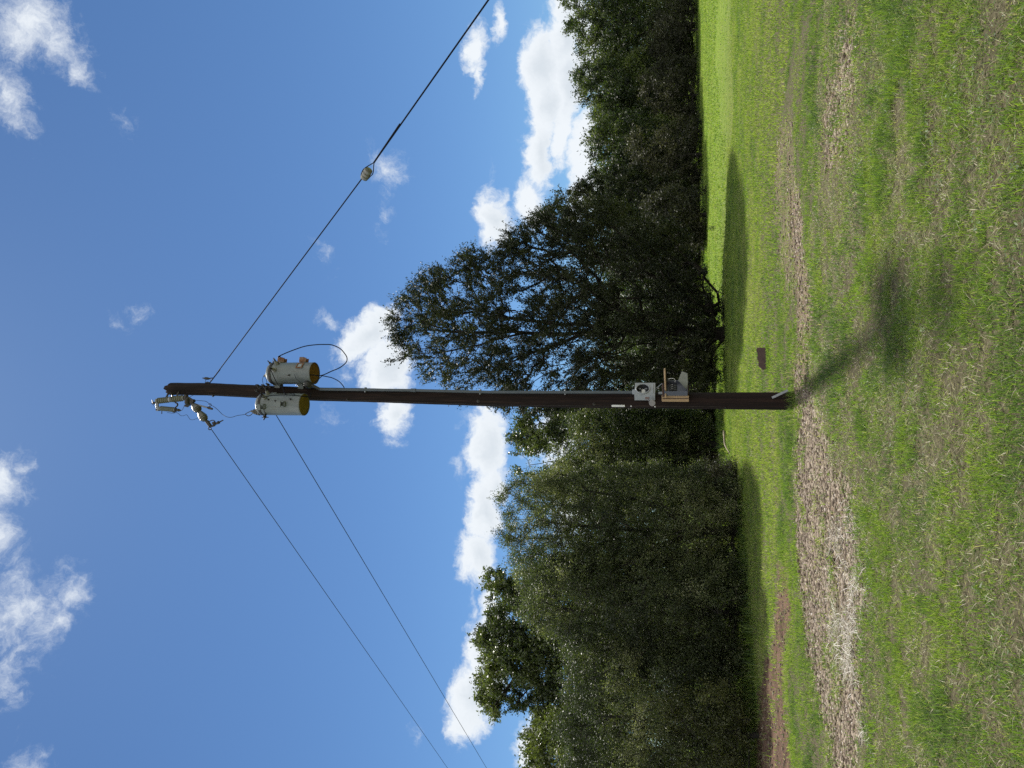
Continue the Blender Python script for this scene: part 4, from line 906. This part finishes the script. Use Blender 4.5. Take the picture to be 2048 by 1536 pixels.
rc = PP(420, 810, dz); mb.tube([rc + Vector((math.cos(a) * .024, 0, math.sin(a) * .024)) for a in np.linspace(0, 2 * math.pi, 17)], .005, 5); mb.build('pull_ring', M['dark_metal'], fc, True)
mb = MB()
for (a, b, c_, d_) in ((332, 796, 337, 786), (346, 797, 344, 787), (353, 794, 358, 784)):
    mb.tube([PP(a, b, dz), PP(c_, d_, dz + .06)], .017, 6)
mb.lathe(PP(346, 788, dz), (0, -1, .2), [(-.05, .02), (.05, .02), (.052, .012), (.08, .012)], 8)
mb.build('mounting_bracket', M['dark_metal'], fc)
la = empty('surge_arrester', PP(350, 820, dz), 'finely ribbed grey surge arrester hanging under the fuse cutout', 'surge arrester')
mb = MB(); ribbed(mb, PP(319, 816.5, dz), PP(350, 819.5, dz), .043, 11, .8); mb.build('body', M['polymer'], la, True)
mb = MB(); mb.lathe(PP(350, 819.5, dz), PP(366, 821.5, dz) - PP(350, 819.5, dz), [(0, .034), (.03, .032), (.035, .022), (.06, .020), (.065, .026), (.08, .024), (.13, .003)], 12); mb.build('end_fitting', M['dark_metal'], la); MB().tube([PP(324, 815, dz), PP(323.5, 828, dz)], .007, 5).build('stud', M['dark_metal'], la); mb = MB(); mb.lathe(PP(347, 823, dz), (0, -.1, -1), [(-.01, .02), (.02, .02), (.022, .01), (.05, .01)], 8)
mb.build('stud', M['dark_metal'], la)
mb = MB(); mb.tube(spline([PP(350, 805, dz), PP(354.5, 807, dz), PP(355, 811, dz), PP(351, 815, dz), PP(351, 819, dz)], 4), .013, 8); mb.build('hanger', M['dark_metal'], la, True)

ds = empty('suspension_insulator', PP(386, 806, dz), 'string of two bell insulators holding the primary wire off the pole', 'insulator')
pA = PP(385, 808, dz); pB = PP(413, 845, dz); axs = (pB - pA).normalized()
def bell(p0, p1, r):
    H = (p1 - p0).length
    MB().lathe(p0, p1 - p0, [(0, r * .22), (H * .06, r * .42), (H * .28, r * .70), (H * .50, r * .92), (H * .62, r), (H * .68, r * .90), (H * .74, r * .96), (H * .80, r * .82), (H * .90, r * .72), (H * .96, r * .4), (H, r * .3)], 20).build('bell', M['bell'], ds, True)
bell(PP(384, 807, dz), PP(400, 823, dz), .074); bell(PP(397, 821, dz), PP(412, 842, dz), .072)
mb = MB(); mb.tube([PP(411, 840, dz), PP(419, 850, dz)], .017, 7); mb.box(PP(417, 847, dz), axs, (0, 1, 0), axs.cross(Vector((0, 1, 0))), .06, .022, .026, .006)
lc = PP(419.5, 857, dz); mb.tube([lc + Vector((math.cos(a) * .020, 0, math.sin(a) * .027)) for a in np.linspace(0, 2 * math.pi, 17)], .0085, 6)
mb.tube([PP(421, 853, dz), PP(428, 851, dz), PP(433, 847, dz)], [.016, .018, .013], 7); mb.lathe(PP(433, 847, dz), PP(444, 841.5, dz) - PP(431, 848, dz), [(0, .018), (.03, .026), (.055, .026), (.06, .012), (.14, .009)], 9)
mb.tube(spline([PP(417, 844, dz), PP(423, 841, dz), PP(428, 841, dz), PP(431, 846, dz)], 4), .008, 6); mb.box(PP(428, 846, dz), (1, 0, .4), (0, 1, 0), (-.4, 0, 1), .022, .02, .026, .004)
mb.build('dead_end_clamp', M['dark_metal'], ds)
JW = 'thin jumper wires at the pole top'
cable([PP(388, 800, dz), PP(396, 801, dz), PP(408, 802, dz), PP(414, 804, dz), PP(420, 809, dz), PP(428, 813.5, dz), PP(436, 820, dz), PP(444, 828, dz), PP(453, 833.5, dz - .1), PP(463, 834.5, dz - .15), PP(475, 831, -.34), PP(486, 829.5, -.34), PP(492, 828.5, -.34)], .0042, 'thin jumper wire swooping from the fuse cutout down to the yellow bottomed transformer', 'jumper_wire', 'wire', grp=JW)
cable([PP(334, 825, dz), PP(346, 826.5, dz), PP(352, 825, dz), PP(358, 828, dz), PP(361, 831, dz), PP(367, 831.5, dz), PP(373, 829.5, dz), PP(377, 834, dz), PP(380, 838.5, dz), PP(386, 839.5, dz), PP(393, 837.5, dz), PP(400, 838.5, dz)], .0035, 'kinked thin wire from the surge arrester to the bell insulators', 'jumper_wire', 'wire', grp=JW)
cable([PP(364, 821, dz), PP(367, 815, dz), PP(369, 810, dz)], .0035, 'short lead joining the surge arrester tip and the cutout hinge', 'jumper_wire', 'wire', n=4, grp=JW)
cable([PP(380, 794, dz), PP(385, 791, dz), PP(391, 789, dz + .04)], .0035, 'short lead from the cutout hinge to the pole', 'jumper_wire', 'wire', n=4, grp=JW)

# ------------------------------------------------------------------ long wires
hd = ray(np.array(1355.), np.array(2190.)); hd[2] = 0; hd = V(hd / np.linalg.norm(hd))
def far_wire(p, q2, r, label, cat, L=70, sag=.25):
    """horizontal run from p towards the next pole: its height is set so that it also passes the second photo pixel"""
    nrm = hd.cross(Vector((0, 0, 1))); d = V(ray(np.array(float(q2[0])), np.array(float(q2[1])))); c = V(CAM)
    t = (p - c).dot(nrm) / d.dot(nrm); e = c + d * t; s = (e - p).dot(hd); slope = (e.z - p.z) / s
    pts = []
    for k in range(41):
        u = L * k / 40; pts.append(p + hd * u + Vector((0, 0, slope * u + sag * ((u / L) ** 2 - (u / L) * (s / L)))))
    mb = MB(); mb.tube(pts, r, 6); return tag(mb.build('overhead_wire', M['wire'], None, True), label, 'wire', 'overhead wires running off to the left')
far_wire(PP(423, 859, dz), (895, 1536), .0062, 'upper overhead wire running from the bell insulators off to the left', 'wire')
far_wire(PP(548, 823, .12), (973, 1536), .0072, 'lower overhead wire running from behind the yellow bottomed transformer off to the left', 'wire')
# guy wire: in the upright plane through the pole, opposite the overhead wires
pc = pole_c(420); gd = -hd; nrm = gd.cross(Vector((0, 0, 1)))
def on_guy(x, y):
    d = V(ray(np.array(float(x)), np.array(float(y)))); c = V(CAM); return c + d * ((pc - c).dot(nrm) / d.dot(nrm))
g0 = on_guy(420, 765); g1 = on_guy(730, 352); g2 = on_guy(738, 338); g3_ = on_guy(976, 0)
gw = empty('guy_wire', g0, 'thick guy wire slanting down to the right from the pole top', 'guy wire')
e3 = g2 + (g3_ - g2) * (g2.z / max(.1, (g2.z - g3_.z)))
ia = (g2 - g1).normalized(); ic = (on_guy(727, 355) + on_guy(738, 341)) / 2; iL = (on_guy(738.5, 340) - on_guy(724.5, 357)).length
gr = .0078
MB().tube([g0 + (on_guy(724, 357) - g0) * (k / 12) for k in range(13)], gr, 8).build('upper_strand', M['cable'], gw, True)
st = on_guy(748, 325); mbw = MB().tube([st + (e3 - st) * (k / 12) for k in range(13)], gr * 1.15, 8)
MB().tube([on_guy(440, 739) + (on_guy(418.5, 767) - on_guy(440, 739)) * (k / 4) for k in range(5)], gr * 1.2, 8).build('grip', M['cable'], gw, True)
mbw.tube([st + (on_guy(800, 248) - st) * (k / 4) for k in range(5)], gr * 1.35, 8)
sdv = ia.cross(nrm).normalized()
for s in (-1, 1): mbw.tube(spline([st, on_guy(738, 341) + sdv * (.055 * s), ic + sdv * (.055 * s), ic + sdv * (.045 * s) - ia * iL * .36], 4), gr * .75, 6)
mbw.build('lower_strand', M['cable'], gw, True)
ib = MB(); p0 = ic - ia * iL * .5
ib.lathe(p0, ia, [(0, .030), (.012, .048), (iL * .3, .052), (iL * .36, .042), (iL * .42, .052), (iL * .58, .052), (iL * .64, .042), (iL * .70, .052), (iL - .012, .050), (iL, .030)], 20)
ib.build('strain_insulator', M['porcelain'], gw, True)
eyeb = MB(); c = PP(415, 768, -.03); eyeb.tube([c + Vector((math.cos(a) * .03, 0, math.sin(a) * .04)) for a in np.linspace(0, 2 * math.pi, 17)], .012, 6); eyeb.tube([c, pole_c(420)], .014, 7); eyeb.build('eye_bolt', M['dark_metal'], gw, True)
gc = MB(); gc.lathe(PP(414, 757, -.03), (.1, -.2, 1), [(-.05, .008), (-.02, .022), (.03, .024), (.05, .012), (.08, .006)], 9); gc.tube([PP(416, 757, -.03), PP(425, 756, -.03)], .01, 6); gc.tube(spline([PP(413, 757, -.03), PP(411, 762, -.03), PP(409, 770, -.05)], 4), .004, 5); gc.tube([PP(419, 757, -.03), PP(422, 761.5, -.03)], .005, 5)
gc.build('wire_clamp', M['dark_metal'], gw, True)

# ------------------------------------------------------------------ meter socket and breaker box
def yaw(a): a = math.radians(a); return Vector((math.sin(a), -math.cos(a), 0)), Vector((math.cos(a), math.sin(a), 0))   # outward normal, right hand side seen from the front
nm_, rm = yaw(44); up = Vector((0, 0, 1))
pcm = pole_c(1290); mc = PP(1290, 783, -.15)
ms = empty('meter_socket', mc, 'pale grey meter socket with an empty round opening on the pole', 'meter socket')
W, Hh, D = .125, .148, .055
# housing: back and sides as a tray, front plate with a round hole
mb = MB(); f0 = mc + nm_ * D
N = 32; ho = up * .030; hr = .092
outer = []; ac = math.atan2(Hh, W); MA = [2 * math.pi * k / N for k in range(N)]
for q in (ac, math.pi - ac, math.pi + ac, 2 * math.pi - ac):
    MA[min(range(N), key=lambda k: abs(MA[k] - q))] = q
for k in range(N):
    a = MA[k]; ca, sa = math.cos(a), math.sin(a); t = 1 / max(abs(ca) / W, abs(sa) / Hh); outer.append(f0 + rm * (ca * t) + up * (sa * t))
inner = [f0 + ho + rm * (math.cos(MA[k]) * hr) + up * (math.sin(MA[k]) * hr) for k in range(N)]
# corners added by making the outer ring the rectangle itself
back = [p - nm_ * (2 * D) for p in outer]; inb = [p - nm_ * .085 for p in inner]
vs = outer + inner + back + inb; fs = []
for k in range(N):
    j = (k + 1) % N; fs += [(k, j, N + j, N + k), (k, 2 * N + k, 2 * N + j, j)]
fs.append(tuple(2 * N + k for k in range(N)))
mb.add(vs[:3 * N], fs); mb.build('housing', M['box_white'], ms)
MB().add(inner + inb, [(k, (k + 1) % N, N + (k + 1) % N, N + k) for k in range(N)] + [tuple(N + k for k in range(N))]).build('socket_well', M['well'], ms)
mb = MB(); ring_pts = [f0 + ho + nm_ * .006 + rm * (math.cos(a) * (hr + .006)) + up * (math.sin(a) * (hr + .006)) for a in np.linspace(0, 2 * math.pi, 33)]; mb.tube(ring_pts, .009, 6); mb.build('rim', M['box_white'], ms, True)
for (a, b) in ((-.035, .045), (.035, .045), (-.035, -.045), (.035, -.045)):
    mb = MB(); mb.box(f0 + ho + rm * a + up * b - nm_ * .055, rm, nm_, up, .006, .022, .018, .002); mb.box(f0 + ho + rm * (a + .014) + up * b - nm_ * .055, rm, nm_, up, .004, .022, .018, .002); mb.build('jaw', M['steel'], ms)
mb = MB(); mb.box(f0 + ho - nm_ * .074 - up * .01, rm, nm_, up, .06, .009, .03, .004); mb.build('terminal_block', M['white'], ms)
mb = MB(); mb.lathe(mc + up * (Hh - .012) + rm * -.01, up, [(0, .045), (.02, .045), (.022, .036), (.05, .034)], 16); mb.build('conduit_hub', M['box_white'], ms, True)
for s in (0, 1): MB().box(mc - rm * (W + .001) + nm_ * (.005 - .028 * s) - up * .035, rm, nm_, up, .003, .007, .030, .001).build('slot', M['red_brown'], ms)
mb = MB(); mb.box(f0 + nm_ * .004 - up * .115, rm, nm_, up, .10, .006, .008, .003); mb.build('latch_strip', M['box_white'], ms)
# standoff plate to pole
mb = MB(); mb.box((mc + pcm) / 2 - nm_ * .02, rm, nm_, up, .05, .05, .10, .004); mb.build('backing_block', M['old_board'], ms)
dk = MB(); c = PP(1304.5, 806, -.27); dk.lathe(c, (-.25, -1, .1), [(-.012, .040), (-.010, .047), (.006, .047), (.012, .043), (.014, .02)], 22); dk.tube([c + up * .03, PP(1296, 799, -.22)], .004, 5)
tag(dk.build('round_cover', M['disc_grey'], None, True), 'round weathered grey cover hanging at the lower corner of the meter socket', 'cover')

nb, rb = yaw(42); bc = PP(1351, 782, -.16)
bx = empty('breaker_box', bc, 'open breaker box in a plywood surround with its lid raised on the pole', 'breaker box')
# plywood side, facing the camera side of the box
def P4(a, b, dy): return PP(a, b, dy)
mb = MB(); s_n = Vector((-.25, -1, 0)).normalized(); s_r = Vector((1, -.25, 0)).normalized()
cs = PP(1350.5, 797, -.215); mb.box(cs, s_r, s_n, up, .046, .012, .192, .003); mb.build('side_board', M['plywood'], bx)
mb = MB(); mb.box(bc - nb * .03 + rb * .0, rb, nb, up, .13, .012, .185, .003); mb.build('back_board', M['old_board'], bx)
# top board, almost edge on, sticking out to the right
tb = PP(1330.5, 766, -.25); td = Vector((1, -.18, .035)).normalized(); tn = Vector((.18, 1, 0)).normalized()
mb = MB(); tu = td.cross(tn).normalized(); 
mb.box(tb, td, tn, tu, .205, .085, .011, .003); mb.build('top_board', M['plywood'], bx)
mb = MB(); mb.box(PP(1326, 780, -.20), td, tn, tu, .09, .075, .012, .003); mb.build('roof_batten', M['old_board'], bx)
# steel enclosure
mb = MB(); W2, H2_, D2_ = .105, .160, .045; ec = PP(1352, 776, -.235)
mb.box(ec - nb * .036, rb, nb, up, W2, .005, H2_, .002)
for s in (-1, 1): mb.box(ec + rb * (W2 * s), rb, nb, up, .004, D2_, H2_ + .002, .001)
for s in (-1, 1): mb.box(ec + up * (H2_ * s), rb, nb, up, W2 - .0045, D2_ - .001, .004, .001)
mb.build('enclosure', M['panel_grey'], bx)
mb = MB(); mb.box(ec - nb * .018 - up * .085, rb, nb, up, W2 - .006, .006, .068, .002); mb.build('dead_front', M['panel_grey'], bx)
for a in (-.04, .0, .04):
    mb = MB(); mb.box(ec - nb * .008 + rb * a * 1.0 + up * .045, rb, nb, up, .017, .022, .05, .003); mb.box(ec + nb * .018 + rb * a + up * .05, rb, nb, up, .007, .008, .016, .002); mb.build('breaker', M['black'], bx)
for a in (-.04, .0, .04): MB().box(ec + nb * .0272 + rb * a + up * .055, rb, nb, up, .003, .0015, .007, 0).build('breaker_mark', M['white'], bx)
# hinged flap hanging open at the lower right
fl = [(1356.5, 761), (1363.5, 742.5), (1374.5, 746.5), (1375.5, 765), (1373, 779)]
q = [PP(a, b, dy) for (a, b), dy in zip(fl, (-.33, -.36, -.42, -.36, -.27))]; mb = MB(); nf_ = (q[1] - q[0]).cross(q[3] - q[0]).normalized() * .005
k = len(q); mb.add([p + nf_ for p in q] + [p - nf_ for p in q], [tuple(range(k)), tuple(range(2 * k - 1, k - 1, -1))] + [(i, k + i, k + (i + 1) % k, (i + 1) % k) for i in range(k)])
mb.build('flap', M['lid_grey'], bx)
MB().tube([q[2], q[3], q[4]], .006, 6).build('flap_hinge', M['lid_grey'], bx)
MB().tube(spline([PP(1336, 758, -.28), PP(1341, 757, -.29), PP(1347, 757, -.29), PP(1350, 760, -.28), PP(1350.5, 764, -.26)], 5), .0035, 6).build('white_lead', M['white'], bx, True)
mb = MB(); mb.lathe(PP(1321, 786, -.18), up, [(-.04, .02), (.03, .02)], 10); mb.build('conduit_nipple', M['steel'], bx)
MB().tube(spline([PP(1313, 776, -.17), PP(1318, 772, -.19), PP(1324, 767, -.2)], 4), .006, 6).build('cable_whip', M['steel'], bx, True)
# pole tag and buttons
def on_pole_front(v, y):
    c = pole_c(v); r = float(np.interp(v, [a for a, _, _ in PC], [r for _, _, r in PC])); x = PP(v, y, -.1).x; dx = max(-.99, min(.99, (x - c.x) / r)); th_ = math.asin(dx)
    return c + Vector((math.sin(th_), -math.cos(th_), 0)) * (r * 1.03), Vector((math.sin(th_), -math.cos(th_), 0))
c, d = on_pole_front(1237.5, 811.5); mb = MB(); mb.box(c, up.cross(d), d, up, .020, .005, .098, .003); tag(mb.build('pole_tag', M['white']), 'narrow white tag strip fixed upright on the pole', 'tag')
for v, y, lb in ((1263, 812, 'small pale button nail just below the white tag strip'), (1310.5, 813, 'larger pale button nail on the pole beside the breaker box')):
    c, d = on_pole_front(v, y); mb = MB(); mb.lathe(c - d * .004, d, [(0, .011), (.006, .012), (.012, .008)], 12); tag(mb.build('button_nail', M['white'], None, True), lb, 'nail', 'button nails on the pole')
# steel strip leaning on the pole foot
a = PP(1544, 795.5, -.16); b = PP(1576, 780.5, -.20); b.z = max(b.z, .02); mb = MB(); dd = (b - a).normalized(); mb.box((a + b) / 2, dd, (0, 1, 0), dd.cross(Vector((0, 1, 0))), (b - a).length / 2, .004, .017, .002)
tag(mb.build('steel_strip', M['steel']), 'short grey steel strip leaning across the foot of the pole', 'steel strip')
A_ = gpt(1537, 694); B_ = gpt(1539, 740); t_ = rng.uniform(-.05, 1.05, 900)
x = A_.x + (B_.x - A_.x) * t_ + rng.normal(0, .03, 900); y = A_.y + (B_.y - A_.y) * t_ - .06 - np.abs(rng.normal(0, .09, 900))
v, q, t, ti = blades(x, y, rng.uniform(.03, .075, 900), rng.uniform(.008, .012, 900), np.clip(rng.normal(.42, .13, 900), 0, .75), rng.uniform(.1, .7, 900))
o = mesh_np('tall_grass', v, q, t, M['grass'], attrs={'tint': ti}); tag(o, 'fringe of taller grass in front of the broken board', 'grass', kind='stuff')
# weeds at the foot
n = 260; x = base.x + rng.normal(0, .16, n); y = Y0 - .14 + rng.normal(0, .07, n)
v, q, t, ti = blades(x, y, rng.uniform(.05, .17, n), rng.uniform(.005, .009, n), rng.uniform(.1, .8, n), rng.uniform(.1, .7, n))
o = mesh_np('weeds', v, q, t, M['grass'], attrs={'tint': ti}); tag(o, 'longer grass and weeds round the foot of the pole', 'weeds', kind='stuff')

# ------------------------------------------------------------------ output
vs_ = scene.view_settings; vs_.view_transform = 'Standard'; vs_.look = 'None'; vs_.exposure = EXPOSURE; vs_.gamma = 1.0
scene.render.engine = 'CYCLES'
scene.cycles.max_bounces = 6; scene.cycles.diffuse_bounces = 3; scene.cycles.glossy_bounces = 2; scene.cycles.transmission_bounces = 3
scene.cycles.use_denoising = False; scene.cycles.sample_clamp_indirect = 4.0; scene.cycles.sample_clamp_direct = 12.0
scene.render.resolution_x = 1024; scene.render.resolution_y = 768
